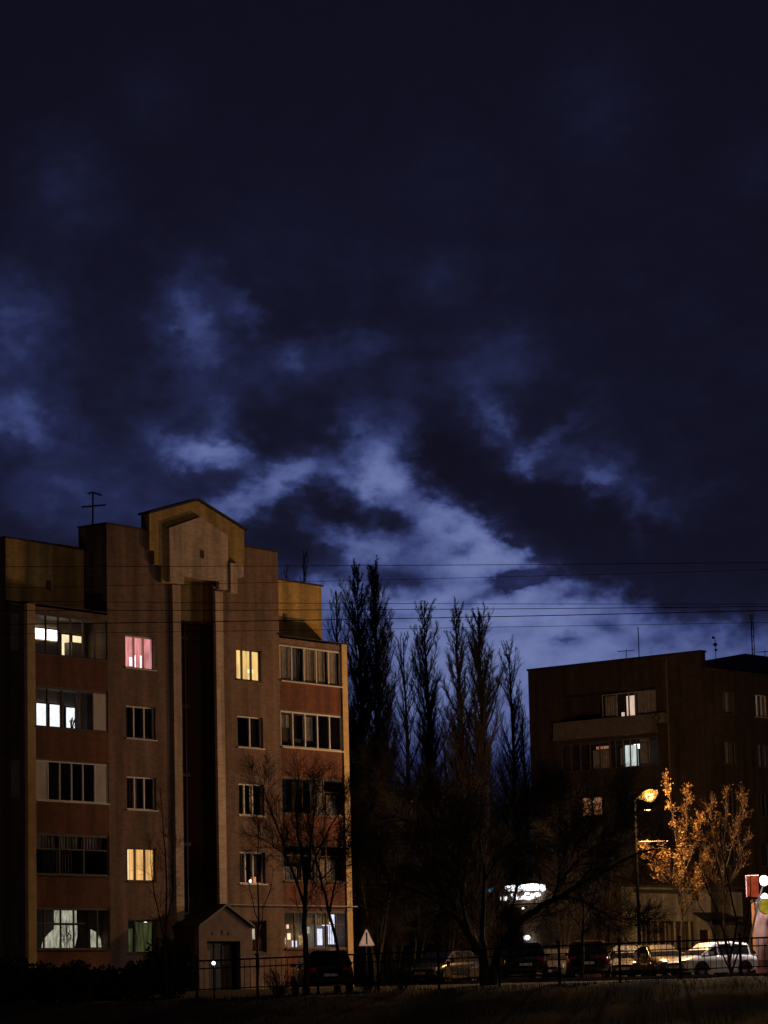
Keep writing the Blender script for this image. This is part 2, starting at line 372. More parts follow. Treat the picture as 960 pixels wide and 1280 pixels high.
e_shell = emit('shell_pink_curtain', (1, .72, .55), .75, .2, 3, (3, 1, .4))
e_teal = emit('cool_lit_curtain', (.84, .96, .90), .72, .3, 3, (3, 1, .4))
e_dim = emit('dimly_lit_curtain', (.9, .40, .25), .30, .5, 3, (3, 1, .5))

# ---------------------------------------------------------------- the gabled block on the left
TH = .932391; BL = (-5.0, 123.7235, 0)
bl = empty('apartment_building', BL, TH, 'five storey brown and yellow brick apartment block with a stepped gable over its dark stairwell', 'apartment building')
C0 = -4.67; ZT = [3.18 + 2.8 * k for k in range(5)]; ZB = [1.66 + 2.8 * k for k in range(5)]
wl = [(-9.0, -7.24, 1.47 + 2.8*k + .02, 2.79 + 2.8*k) for k in range(5)]; wr = [(-2.12, -.44, 1.50 + 2.8*k, 2.80 + 2.8*k) for k in range(5)]
niche = (C0 - 1.1, C0 + 1.1, 2.6, 16.6)
b = wall(new(), -10.06, .74, -.6, 18.3, wl + wr + [niche], 0, .24)
b.quad((-10.06, 1.17, -.6), (-10.06, 0, -.6), (-10.06, 0, 18.3), (-10.06, 1.17, 18.3)); b.quad((-10.06, 1.5, 17.3), (-10.06, 1.17, 17.3), (-10.06, 1.17, 18.3), (-10.06, 1.5, 18.3))
b.quad((.74, 0, -.6), (.74, 1.17, -.6), (.74, 1.17, 18.3), (.74, 0, 18.3)); b.quad((.74, 1.17, 17.3), (.74, 1.5, 17.3), (.74, 1.5, 18.3), (.74, 1.17, 18.3))
b.quad((-10.06, 0, 18.3), (.74, 0, 18.3), (.74, 1.5, 18.3), (-10.06, 1.5, 18.3)); b.quad((.74, 1.5, 17.3), (-10.06, 1.5, 17.3), (-10.06, 1.5, 18.3), (.74, 1.5, 18.3))
b.build('wall', m_brown, bl)
new().box(-10.12, .80, -.06, .14, 18.302, 18.37).box(-10.12, -9.96, .142, 1.5, 18.302, 18.37).box(.64, .80, .142, 1.5, 18.302, 18.37).build('coping', m_coping, bl)
# stairwell recess
n0, n1 = C0 - 1.1, C0 + 1.1
b = new(); b.quad((n0, .55, 14.95), (n1, .55, 14.95), (n1, .55, 16.6), (n0, .55, 16.6))
b.quad((n0, .24, 14.95), (n0, .55, 14.95), (n0, .55, 16.6), (n0, .24, 16.6)); b.quad((n1, .55, 14.95), (n1, .24, 14.95), (n1, .24, 16.6), (n1, .55, 16.6)); b.quad((n0, .24, 16.6), (n0, .55, 16.6), (n1, .55, 16.6), (n1, .24, 16.6))
b.build('recess_wall', m_yellow, bl)
b = new(); b.quad((n0, .7, 2.4), (n1, .7, 2.4), (n1, .7, 14.95), (n0, .7, 14.95)); b.quad((n0, .24, 2.4), (n0, .7, 2.4), (n0, .7, 14.95), (n0, .24, 14.95)); b.quad((n1, .7, 2.4), (n1, .24, 2.4), (n1, .24, 14.95), (n1, .7, 14.95)); b.box(n0, n1, .5, .69, 14.86, 14.95)
b.box(n1 - .02, n1 - .001, .002, .69, 2.6, 14.95).box(n0 + .001, n0 + .02, .002, .69, 2.6, 14.95)
for k in range(5): b.box(n0 + .03, n1 - .03, .62, .698, 3.0 + 2.8*k, 3.12 + 2.8*k)
b.box(C0 - .03, C0 + .03, .60, .697, 2.4, 14.85)
b.build('stair_window', m_redd, bl)
for s in (-1, 1):
    a, c = sorted((C0 + s * 1.1, C0 + s * 1.58)); new().box(a, c, -.13, -.003, 2.75, 16.24).build('pier', m_pinkish, bl)
# stepped gable: outer yellow, inner pinkish
H = [(0, 19.86), (3.0, 18.97), (3.0, 17.5), (2.72, 17.5), (2.72, 16.95), (2.28, 16.95), (2.28, 16.27), (1.6, 16.27), (1.6, 16.62)]
pts = [(C0 + x, z) for x, z in reversed(H[1:])] + [(C0, 19.86)] + []
pts = [(C0 - x, z) for x, z in H[1:]][::-1] + [(C0, 19.86)] + [(C0 + x, z) for x, z in H[1:]]
g = new(); g.prism_xz(pts[::-1], -.16, .28); gab = g.build('gable', m_yellow, bl)
b = new()
for s in (-1, 1):
    b.v += []; x0, x1 = C0, C0 + s * 3.1
    i = len(b.v); b.v += [(x0, -.26, 19.87), (x1, -.26, 18.95), (x1, .36, 18.95), (x0, .36, 19.87), (x0, -.26, 19.96), (x1, -.26, 19.04), (x1, .36, 19.04), (x0, .36, 19.96)]
    b.f += [(i, i+1, i+2, i+3), (i+4, i+7, i+6, i+5), (i, i+4, i+5, i+1), (i+3, i+2, i+6, i+7), (i+1, i+5, i+6, i+2)]
b.build('coping', m_coping, gab)
pts = [(C0 - 1.6, 16.28), (C0 - 1.98, 16.28), (C0 - 1.98, 18.50), (C0, 19.17), (C0 + 1.72, 18.58), (C0 + 1.72, 16.30), (C0 + 1.1, 16.30), (C0 + 1.1, 16.62), (C0 - 1.1, 16.62), (C0 - 1.1, 16.28)]
new().prism_xz(pts[::-1][::-1], -.34, -.164).build('gable_panel', m_pinkish, bl)
new().prism_xz([(C0 + 1.76, 16.2), (C0 + 2.2, 16.2), (C0 + 2.2, 16.93), (C0 + 2.6, 16.93), (C0 + 2.6, 17.44), (C0 + 1.76, 17.44)], -.42, -.165).build('corbel', m_pinkish, bl)
def vent(x, y, z, w=.27, h=.36):
    v = new().box(x - w/2, x + w/2, y - .02, y - .003, z - h/2, z + h/2).build('vent', m_redd, bl)
    f = new()
    for k in range(4): f.box(x - w/2 - .01, x + w/2 + .01, y - .035, y - .022, z - h/2 + k*h/3.4, z - h/2 + k*h/3.4 + .025)
    f.build('grille', m_oldframe, v)
vent(C0 + .05, -.34, 17.62, .2, .33); 
# wings (set back 1.17 m) and the end walls
for s in (-1, 1):
    def mx(u): return C0 + s * (u - C0) if s == 1 else 2 * C0 - u
    xin, xout = (.74, 5.22) if s == 1 else (-10.06, -14.56)
    a, c = min(xin, xout), max(xin, xout)
    b = new(); b.quad((a, 1.17, -.6), (c, 1.17, -.6), (c, 1.17, 17.38), (a, 1.17, 17.38)); b.quad((a, 1.17, 17.38), (c, 1.17, 17.38), (c, 11.5, 17.38), (a, 11.5, 17.38))
    wing = b.build('wing_wall', m_yellow, bl)
    b = new(); b.quad((xout, 1.17, -.6), (xout, 11.5, -.6), (xout, 11.5, 17.38), (xout, 1.17, 17.38)); b.quad((a, 11.5, -.6), (c, 11.5, -.6), (c, 11.5, 17.38), (a, 11.5, 17.38)); b.build('end_wall', m_sidebrick, bl)
    e0, e1 = min(xout, xout + s * .06), max(xout, xout + s * .06)
    new().box(a - .06 if s < 0 else a + .002, c - .002 if s < 0 else c + .06, 1.08, 1.3, 17.382, 17.45).box(min(xout - s*.1, xout + s*.06), max(xout - s*.1, xout + s*.06), 1.302, 11.5, 17.382, 17.45).build('coping', m_coping, wing)
    vent((a + c) / 2 + (.15 if s < 0 else -.35), 1.17, 15.78)
    # the pilaster that closes the balcony stack
    p0, p1 = (-14.66, -14.22) if s < 0 else (4.99, 5.36)
    pl = new().box(p0, p1, -.06, .10, -.6, 14.72).build('pilaster', m_cream, bl); new().box(p0 + .02, p1 - .02, .101, 1.166, -.6, 14.70).build('side_wall', m_sidebrick, bl)
    if s > 0: pl['label'] = 'cream pilaster brightly lit by the street lamp'
b = new(); b.quad((-10.06, 11.5, -.6), (.74, 11.5, -.6), (.74, 11.5, 17.3), (-10.06, 11.5, 17.3)); b.quad((-10.06, 1.5, 17.3), (.74, 1.5, 17.3), (.74, 11.5, 17.3), (-10.06, 11.5, 17.3)); b.build('back_wall', m_sidebrick, bl)

# side glazing of the balconies in the left end
for k in range(5):
    z0, z1 = ZB[k], ZT[k]
    f = new().box(-14.68, -14.642, .35, .80, z0 + .1, z1 - .02).build('side_window', m_ctg if k in (4, 2) else m_oldframe, bl)

def strip(x0, x1, k, mull, fm, fw, trans=(), mats=(), opaque=(), lits=(), curt=(), label=None, inner=m_inner):
    """one balcony: red panel parapet, slab, frame with panes, and what stands inside"""
    z0, z1 = ZB[k], ZT[k]
    low = ZT[k-1] + .07 if k else -.6
    p = new().box(x0, x1, .0, .14, low, z0 - .002).build('balcony_parapet', m_red, bl)
    if label: p['label'] = label
    sl = new().box(x0, x1, .145, 1.165, z1 + .002, z1 + .16); sl.box(x0, x1, .03, .143, z1 + .002, z1 + .068); sl.build('slab', m_slab, p)
    b = new(); y = .03
    b.box(x0, x1, y, y + .07, z0, z0 + fw).box(x0, x1, y, y + .07, z1 - fw, z1).box(x0, x0 + fw, y + .002, y + .068, z0 + fw, z1 - fw).box(x1 - fw, x1, y + .002, y + .068, z0 + fw, z1 - fw)
    L = x1 - x0
    for m in mull: b.box(x0 + L*m - fw*.6, x0 + L*m + fw*.6, y - .004, y + .066, z0 + fw, z1 - fw)
    for a0, a1, t in trans:
        zz = z0 + (z1 - z0) * t; b.box(x0 + L*a0 + fw, x0 + L*a1 - fw, y + .004, y + .06, zz - fw*.4, zz + fw*.4)
    fr = b.build('frame', fm, p)
    new().quad((x0 + fw, y + .035, z0 + fw), (x1 - fw, y + .035, z0 + fw), (x1 - fw, y + .035, z1 - fw), (x0 + fw, y + .035, z1 - fw)).build('pane', m_glass, p)
    new().box(x0 - .0, x1, -.09, -.002, z0 - .05, z0 - .004).build('sill', m_white if fm is m_white else m_slab, p)
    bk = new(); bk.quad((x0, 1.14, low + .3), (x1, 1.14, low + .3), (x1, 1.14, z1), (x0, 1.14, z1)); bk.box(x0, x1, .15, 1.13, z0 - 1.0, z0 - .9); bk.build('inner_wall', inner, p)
    for a0, a1, q0, q1, m in opaque: new().box(x0 + L*a0 + .01, x0 + L*a1 - .01, y + .01, y + .055, z0 + (z1-z0)*q0, z0 + (z1-z0)*q1).build('panel', m, p)
    for a0, a1, q0, q1, m in lits:
        X0, X1, Z0, Z1 = x0 + L*a0, x0 + L*a1, z0 + (z1-z0)*q0, z0 + (z1-z0)*q1
        w = new().box(X0, X1, 1.09, 1.12, Z0, Z1).build('lit_window', m, p)
        q = new(); q.box(X0 - .05, X0, 1.06, 1.13, Z0, Z1 + .05).box(X1, X1 + .05, 1.06, 1.13, Z0, Z1 + .05).box(X0, X1, 1.06, 1.085, Z1, Z1 + .05)
        if X1 - X0 > .7: q.box((X0+X1)/2 - .03, (X0+X1)/2 + .03, 1.055, 1.08, Z0, Z1)
        q.build('frame', m_oldframe, p)
    for a0, a1, q0, q1, yy, m in curt:
        folds(x0 + L*a0, x0 + L*a1, yy, z0 + (z1-z0)*q0, z0 + (z1-z0)*q1, .02).build('curtain', m, p)
    return p
LX0, LX1, RX0, RX1 = -14.21, -10.07, .75, 4.98
m_gl = m_white
# left stack, top to bottom
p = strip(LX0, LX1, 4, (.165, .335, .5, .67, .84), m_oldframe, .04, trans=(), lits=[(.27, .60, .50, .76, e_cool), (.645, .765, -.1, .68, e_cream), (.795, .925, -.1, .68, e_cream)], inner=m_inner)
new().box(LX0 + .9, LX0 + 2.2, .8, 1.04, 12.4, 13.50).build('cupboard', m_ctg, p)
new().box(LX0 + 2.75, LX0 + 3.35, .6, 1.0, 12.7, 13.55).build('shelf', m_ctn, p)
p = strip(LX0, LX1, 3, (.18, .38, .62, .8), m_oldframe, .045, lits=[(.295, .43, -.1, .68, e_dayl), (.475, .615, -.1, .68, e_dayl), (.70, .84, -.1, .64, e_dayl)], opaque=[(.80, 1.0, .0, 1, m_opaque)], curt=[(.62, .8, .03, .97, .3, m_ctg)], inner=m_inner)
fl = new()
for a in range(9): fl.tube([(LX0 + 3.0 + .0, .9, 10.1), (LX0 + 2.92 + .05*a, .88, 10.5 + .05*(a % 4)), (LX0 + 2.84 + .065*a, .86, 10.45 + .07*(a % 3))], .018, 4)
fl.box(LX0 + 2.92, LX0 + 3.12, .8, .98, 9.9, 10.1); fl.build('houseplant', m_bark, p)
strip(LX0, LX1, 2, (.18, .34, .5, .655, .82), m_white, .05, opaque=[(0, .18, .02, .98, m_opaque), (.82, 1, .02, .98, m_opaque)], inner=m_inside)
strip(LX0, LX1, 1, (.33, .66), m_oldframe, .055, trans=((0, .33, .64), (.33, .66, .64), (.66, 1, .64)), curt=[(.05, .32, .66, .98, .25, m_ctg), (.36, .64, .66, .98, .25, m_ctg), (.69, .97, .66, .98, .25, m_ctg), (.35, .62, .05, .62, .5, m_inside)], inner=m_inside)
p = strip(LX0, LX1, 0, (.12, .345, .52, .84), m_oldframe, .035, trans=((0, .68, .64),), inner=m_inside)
def leafcut(par, pts, y, m, nm='curtain'):
    z0, z1 = ZB[0], ZT[0]; L = LX1 - LX0
    q = [(LX0 + L*a, z0 + (z1 - z0)*c) for a, c in pts]
    new().prism_xz(q, y, y + .02).build(nm, m, par)
leafcut(p, [(.01, .04), (.11, .04), (.11, .26), (.075, .3), (.035, .3), (.01, .25)], .4, e_lace)
leafcut(p, [(.18, .04), (.34, .04), (.34, .5), (.27, .38), (.2, .22)], .4, e_lace)
leafcut(p, [(.35, .04), (.51, .04), (.51, .6), (.35, .6)], .4, e_lace); leafcut(p, [(.53, .04), (.62, .04), (.655, .3), (.66, .6), (.53, .6)], .4, e_lace)
leafcut(p, [(.35, .66), (.65, .66), (.65, .97), (.35, .97)], .4, e_lace)
leafcut(p, [(.845, .05), (.99, .05), (.98, .25), (.93, .42), (.845, .5)], .4, e_lace)
fl = new()
for a in range(22):
    x = LX0 + 4.14 * rng.uniform(.36, .98); z = ZB[0] + rng.uniform(.05, .75); fl.tube([(x, .3, z), (x + rng.uniform(-.15, .15), .3, z + .2), (x + rng.uniform(-.25, .25), .28, z + rng.uniform(.25, .5))], [.022, .018, .006], 4)
fl.build('houseplant', m_bark, p)
# right stack
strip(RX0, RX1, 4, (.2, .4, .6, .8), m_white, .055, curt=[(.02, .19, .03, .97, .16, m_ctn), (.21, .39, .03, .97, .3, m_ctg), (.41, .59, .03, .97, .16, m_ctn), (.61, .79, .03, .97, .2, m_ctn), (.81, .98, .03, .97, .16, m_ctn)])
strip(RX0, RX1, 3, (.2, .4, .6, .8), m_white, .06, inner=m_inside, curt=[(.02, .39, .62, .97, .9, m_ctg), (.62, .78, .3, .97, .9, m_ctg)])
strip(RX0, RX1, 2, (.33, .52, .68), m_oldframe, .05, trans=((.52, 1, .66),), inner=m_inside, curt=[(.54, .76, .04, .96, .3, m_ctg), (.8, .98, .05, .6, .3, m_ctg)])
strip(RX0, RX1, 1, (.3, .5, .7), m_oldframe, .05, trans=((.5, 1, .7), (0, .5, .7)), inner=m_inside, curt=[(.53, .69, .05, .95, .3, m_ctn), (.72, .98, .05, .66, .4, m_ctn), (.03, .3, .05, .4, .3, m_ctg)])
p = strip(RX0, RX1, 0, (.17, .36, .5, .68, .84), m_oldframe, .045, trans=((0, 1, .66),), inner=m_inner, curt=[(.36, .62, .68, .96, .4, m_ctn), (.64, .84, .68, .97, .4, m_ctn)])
x = RX0
for a0, a1, q0, q1, m, nm in [(.86, .99, .12, .62, e_blue, 'light_panel'), (.68, .76, .1, .55, e_blue, 'light_panel'), (.76, .99, .63, .74, e_blue, 'light_tube'), (.9, .98, .74, .95, e_blue, 'light_tube'), (.10, .165, .1, .30, e_lace, 'lamp_shade'), (.27, .34, .05, .22, e_blue, 'light_panel'), (.38, .48, .1, .36, e_warm, 'lamp_glow'), (.57, .66, .72, .92, e_warm, 'lamp_glow'), (.02, .07, .57, .66, e_fair, 'fairy_lamp'), (.19, .215, .55, .66, e_fair, 'fairy_lamp'), (.03, .075, .08, .28, e_vio, 'violet_lamp'), (.2, .24, .25, .42, e_cream, 'lamp_shade'), (.44, .55, .42, .6, e_lace, 'lamp_shade')]:
    new().box(x + 4.23*a0, x + 4.23*a1, .5, .54, ZB[0] + 1.52*q0, ZB[0] + 1.52*q1).build(nm, m, p)
bars = new()
for k in range(8): bars.box(x + 2.95 + k*.16, x + 2.97 + k*.16, .3, .32, ZB[0] + .1, ZB[0] + .95)
bars.build('clothes_rack', m_oldframe, p)
# balcony stack roofs
for x0, x1 in ((-14.70, -10.065), (.745, 5.40)):
    f = new(); f.box(x0 + .46 if x0 < -12 else x0, x1 if x0 < -12 else x1 - .43, .0, .14, 14.455, 14.66); f.build('fascia', m_brown, bl)
    r = new(); i = 0; r.v += [(x0, -.14, 14.725), (x1, -.14, 14.725), (x1, 1.165, 14.88), (x0, 1.165, 14.88), (x0, -.14, 14.765), (x1, -.14, 14.765), (x1, 1.165, 14.93), (x0, 1.165, 14.93)]
    r.f += [(0, 3, 2, 1), (4, 5, 6, 7), (0, 1, 5, 4), (1, 2, 6, 5), (2, 3, 7, 6), (3, 0, 4, 7)]; r.build('balcony_roof', m_coping, bl)
# kitchen windows
k = 4; window(bl, *wl[4], mull=(.36, .68), back=e_pink, label='window lit pink with a bright shelf lamp', curtain=[(.03, .3, .05, .95, e_pink), (.52, .66, .05, .97, e_pink)], extra=[(.03, .3, .1, .42, e_pinkw, 'plant_lamp'), (.31, .58, .12, .38, e_pinkw, 'plant_lamp'), (.6, .88, .06, .46, e_pinkw, 'plant_lamp')], backy=.6)
window(bl, *wl[3], mull=(.33, .68), back=m_inside, curtain=[(.70, .95, .05, .95, m_inside)])
window(bl, *wl[2], mull=(.33, .66), back=m_inside, curtain=[(.02, .3, .05, .97, m_inside), (.36, .5, .06, .95, m_ctg)])
window(bl, *wl[1], mull=(.33, .66), fm=m_oldframe, back=e_org, label='window lit orange behind its curtain', curtain=[(.35, .97, .03, .97, e_org)], extra=[(.03, .31, .05, .95, e_yelw, 'lamp_glow')], backy=.6)
window(bl, *wl[0], mull=(.3,), fm=m_oldframe, back=m_inside, label='window with dim green curtains', curtain=[(.02, .34, .05, .74, e_grn), (.36, .98, .05, .93, e_grn)], extra=[(.78, .92, .8, .96, e_white, 'lamp')])
window(bl, *wr[4], mull=(.30, .66), fm=m_oldframe, back=e_yel, label='window lit yellow in three panes', curtain=[(.02, .2, .04, .96, e_yel), (.34, .64, .04, .97, e_yel)], extra=[(.70, .97, .30, .42, e_yelw, 'lamp_shade'), (.03, .26, .06, .3, e_yelw, 'lamp_shade')], backy=.6)
window(bl, *wr[3], mull=(.56,), back=m_inside, curtain=[(.62, .95, .05, .95, m_inside), (.04, .2, .05, .97, m_ctg)])
window(bl, *wr[2], mull=(.3, .62), back=m_inside, curtain=[(.02, .24, .04, .96, m_opaque), (.6, .78, .04, .96, m_opaque)])
window(bl, *wr[1], mull=(.3, .6), back=m_inside, curtain=[(.62, .95, .3, .96, m_ctg), (.04, .28, .1, .95, m_ctg)], extra=[(.66, .78, .04, .16, e_white, 'lamp'), (.78, .94, .05, .24, e_red, 'lamp_shade')])
window(bl, *wr[0], mull=(.5,), fm=m_oldframe, back=m_inside, curtain=[(.06, .3, .1, .64, e_lace), (.55, .72, .42, .75, e_lace), (.35, .47, .05, .3, e_grn)])
# gas pipe
g = new(); g.tube([(-2.98, -.12, 3.42), (.5, -.13, 3.42), (4.9, -.14, 3.42), (5.62, -.14, 3.42)], .03, 6)
g.build('gas_pipe', m_galv, bl)
# porch: gabled front, dark roof
PX0, PX1, PY = C0 - 1.62, C0 + 1.62, -1.3
pts = [(PX0, -.6), (PX0 + .5, -.6), (PX0 + .5, 1.92), (PX1 - .68, 1.92), (PX1 - .68, -.6), (PX1, -.6), (PX1, 2.55), (C0, 3.3), (PX0, 2.55)]
po = new().prism_xz(pts, PY, PY + .22).build('porch', m_porch, bl)
for a_, c_ in ((PX0, PX0 + .22), (PX1 - .22, PX1)): new().box(a_, c_, PY + .222, -.003, -.6, 2.5).build('side_wall', m_redd, po)  # porch sides coloured near black to stand for their shade
b = new()
for s in (-1, 1):
    i = len(b.v); x1 = C0 + s * 1.72
    b.v += [(C0, PY - .12, 3.32), (x1, PY - .12, 2.47), (x1, -.01, 2.47), (C0, -.01, 3.32), (C0, PY - .12, 3.40), (x1, PY - .12, 2.55), (x1, -.01, 2.55), (C0, -.01, 3.40)]
    b.f += [(i, i+1, i+2, i+3), (i+4, i+7, i+6, i+5), (i, i+4, i+5, i+1), (i+3, i+2, i+6, i+7), (i+1, i+5, i+6, i+2)]
b.build('roof', m_coping, po)
b = new(); b.box(C0 - 1.1, C0 + 1.0, PY + .5, PY + .56, -.6, 2.0); b.box(C0 - .14, C0 - .08, PY + .46, PY + .5, -.6, 1.95); d = b.build('door', m_oldframe, po)
new().box(C0 - .2, C0 - .17, PY + .42, PY + .46, .9, 1.2).build('handle', m_galv, d)
new().box(C0 + .35, C0 + .75, PY + .44, PY + .495, 1.0, 1.75).build('notice', m_ctg, po)
b = new(); b.box(C0 - .8, C0 - .62, PY - .03, PY - .003, 2.16, 2.28).box(C0 - .2, C0 + .05, PY - .03, PY - .003, 2.18, 2.34).box(C0 + .2, C0 + .3, PY - .03, PY - .003, 2.18, 2.28); b.build('plate', m_oldframe, po)

# roof aerial
def lw(x, y, z): 
    c, s = math.cos(TH), math.sin(TH); return Vector((BL[0] + c*x - s*y, BL[1] + s*x + c*y, z))
ba = lw(-10.2, .6, 18.33); t = empty('television_antenna', ba, 0, 'thin television aerial with two crossbars on the roof of the gabled block', 'antenna')
new().tube([(0, 0, -.05), (.02, 0, 1.3)], .035, 6).build('mast', m_iron, t)
b = new(); b.tube([(-.42, -.1, .70), (.52, .12, .80)], .034, 5)
for k in range(6):
    x = -.4 + k*.17; b.tube([(x, .28, .72 + k*.015), (x, -.3, .72 + k*.015)], .009, 4)
b.build('crossbar', m_iron, t)
b = new(); b.tube([(-.2, .05, 1.26), (.0, 0, 1.3), (.38, -.06, 1.16)], .034, 5)
for k in range(4):
    x = -.15 + k*.14; b.tube([(x, .2, 1.25), (x, -.2, 1.25)], .009, 4)
b.build('crossbar', m_iron, t)

# ---------------------------------------------------------------- the dark block on the right, its annex
PH = R(-40); BR = (12.279, 168.0, 0)
br = empty('apartment_building', BR, PH, 'dark brown brick apartment block with flat roofline behind the street lamp', 'apartment building')
A0, A1 = -5.4, 6.69
log5 = (-3.25, 3.55, 13.95, 16.4); log4 = (-3.25, 3.6, 11.2, 13.62)
w3 = (-2.0, -.45, 9.4, 10.5); w3b = (1.0, 2.6, 9.4, 10.6); w2h = (-2.4, -.6, 6.5, 7.9); w2b = (1.0, 2.6, 6.5, 7.9)
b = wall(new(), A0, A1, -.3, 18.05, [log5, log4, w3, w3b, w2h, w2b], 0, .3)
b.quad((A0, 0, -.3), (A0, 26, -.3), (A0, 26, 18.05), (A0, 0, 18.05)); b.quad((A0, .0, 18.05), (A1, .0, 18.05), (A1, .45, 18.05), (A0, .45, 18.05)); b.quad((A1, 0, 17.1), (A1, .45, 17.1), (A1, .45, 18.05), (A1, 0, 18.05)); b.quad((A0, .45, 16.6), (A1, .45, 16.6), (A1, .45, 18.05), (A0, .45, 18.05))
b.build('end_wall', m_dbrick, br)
new().box(A0 - .05, A1 + .05, -.06, .5, 18.052, 18.16).build('coping', m_coping, br)
# the long front runs back to the right: built in a frame turned 90 degrees (x along it)
fr = empty('front', (A1, 0, 0), R(90)); fr.parent = br
hs = []
for i in range(7):
    x = 1.95 + i * 3.35
    for k in range(5): hs.append((x, x + 1.3, 14.75 - 2.8*k - (.05 if k else 0), 16.02 - 2.8*k))
b = wall(new(), 0.002, 26, -.3, 17.1, hs, 0, .3); b.build('front_wall', m_dbrick_lit, br).matrix_local = Matrix.Translation((A1, 0, 0)) @ Matrix.Rotation(R(90), 4, 'Z')
bpy.data.objects.remove(fr)
FM = Matrix.Translation((A1, 0, 0)) @ Matrix.Rotation(R(90), 4, 'Z')
r_ = new(); r_.v += [(-5.4, .55, 17.0), (6.98, .55, 17.23), (6.98, 26, 17.23), (-5.4, 26, 17.0), (4.4, 8, 18.75), (4.4, 22, 18.75), (-3, 8, 17.9), (-3, 22, 17.9)]
r_.f += [(0, 1, 4, 6), (1, 2, 5, 4), (2, 3, 7, 5), (3, 0, 6, 7), (4, 5, 7, 6)]; r_.build('roof', m_coping, br)
new().box(A1 - .1, A1 + .09, .5, 26, 17.102, 17.22).build('cornice', m_dbrick_lit, br)
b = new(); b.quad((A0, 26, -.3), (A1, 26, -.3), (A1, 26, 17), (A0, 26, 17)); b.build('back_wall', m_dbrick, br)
for i, h in enumerate(hs[:20]):
    k = i % 5; col = i // 5
    lit = (col == 1 and k == 0)
    w = window(br, *h, mull=(.62,) if k % 2 else (.3, .66), fm=m_oldframe if not lit else m_white, back=m_inside if not (k > 2 and col in (0, 2)) else m_inside, curtain=[(.3, .62, .02, .97, m_ctg), (.7, .97, .02, .97, m_ctg)] if k < 2 else [(.05, .6, .02, .97, m_inside)], sill=True,
               extra=[(.06, .17, .55, .95, e_dayl, 'lit_gap'), (.07, .17, .05, .22, e_dayl, 'lit_gap'), (.48, .6, .05, .95, e_shell, 'lit_gap')] if lit else None, label='window with slits of light between the curtains' if lit else None)
    w.matrix_local = FM
# loggias
def rlog(x0, x1, z0, z1, dep, m):
    b = new(); b.quad((x0, dep, z0), (x1, dep, z0), (x1, dep, z1), (x0, dep, z1)); b.quad((x0, .3, z0), (x0, dep, z0), (x0, dep, z1), (x0, .3, z1)); b.quad((x1, dep, z0), (x1, .3, z0), (x1, .3, z1), (x1, dep, z1)); b.quad((x0, .3, z1), (x0, dep, z1), (x1, dep, z1), (x1, .3, z1)); b.quad((x0, dep, z0), (x0, .3, z0), (x1, .3, z0), (x1, dep, z0))
    return b.build('loggia', m, br)
l5 = rlog(*log5, 1.5, m_dbrick)
new().box(-3.3, 3.55, -.55, -.42, 13.95, 14.82).box(-3.3, -3.17, -.415, -.002, 13.95, 14.82).box(3.42, 3.55, -.415, -.002, 13.95, 14.82).box(-3.34, 3.6, -.6, -.002, 13.78, 13.945).build('parapet', m_slab, l5)
window(br, -.22, 3.5, 14.86, 16.22, y=.05, mull=(.27, .5, .62, .8), fm=m_ctg, fw=.045, back=None, sill=False, curtain=[(.02, .25, .03, .93, m_ctg), (.64, .97, .03, .97, m_ctg)], backy=1.3, extra=[(.30, .35, .02, .22, e_shell, 'lamp_shade'), (.40, .57, .03, .88, e_shell, 'lit_curtain')], label='loggia glazing with one lit pane')
l4 = rlog(*log4, 1.5, m_inside)
new().box(-3.2, 3.55, -.02, .12, 11.205, 11.98).build('parapet', m_dbrick, l4)
window(br, -3.2, .2, 12.0, 13.6, y=.03, mull=(.2, .4, .6, .8), fm=m_oldframe, fw=.04, trans=((0, 1, .93),), sill=False, back=None, extra=[(.66, .8, .74, .84, e_dim, 'lamp_shade'), (.82, .93, .74, .84, e_dim, 'lamp_shade')], curtain=[(.62, .96, .05, .7, m_ctg), (.05, .18, .1, .9, m_inside)], label='loggia glazing with a faint red glow')
window(br, .22, 3.5, 12.0, 13.6, y=.03, mull=(.12, .28, .43, .57, .8), fm=m_oldframe, fw=.04, trans=((0, 1, .82),), sill=False, back=None, extra=[(.445, .555, .65, .8, e_cool, 'lamp_glow')], curtain=[(.29, .56, .04, .78, e_teal), (.18, .27, .1, .7, m_ctg), (.6, .8, .1, .95, m_ctg)], label='loggia glazing lit cool white')
window(br, *w3, mull=(.5,), trans=((0, 1, .6),), fm=m_oldframe, back=m_inside, curtain=[(.03, .48, .03, .97, e_salmon), (.52, .97, .03, .97, e_salmon)], extra=[(.1, .46, .72, .84, e_shell, 'lamp_shade')], label='window lit salmon behind the twigs')
for h in (w3b, w2h, w2b): window(br, *h, mull=(.5,), fm=m_oldframe, back=m_inside)
b = new(); b.tube([(4.4, -.1, .2), (4.4, -.1, 17.6)], .06, 8); b.tube([(4.4, -.1, 17.6), (4.4, .0, 17.9)], .06, 8); b.build('drainpipe', m_oldframe, br)

def rw(x, y, z):
    c, s = math.cos(PH), math.sin(PH); return Vector((BR[0] + c*x - s*y, BR[1] + s*x + c*y, z))
t = empty('air_conditioner', rw(4.05, -.42, 14.28), PH, 'pale air conditioner box fixed beside the top balcony of the dark block', 'air conditioner')
b = new().box(-.4, .4, -.16, .16, 0, .55).build('case', m_slab, t)
new().lathe([(.22, 0), (.22, .03), (.18, .03), (.18, .0)], (0, 0, 0), 16).build('fan_ring', m_iron, t).matrix_local = Matrix.Translation((-.08, -.18, .28)) @ Matrix.Rotation(R(90), 4, 'X')
new().box(-.35, -.3, .162, .40, -.05, -.005).box(.3, .35, .162, .40, -.05, -.005).build('bracket', m_iron, t)

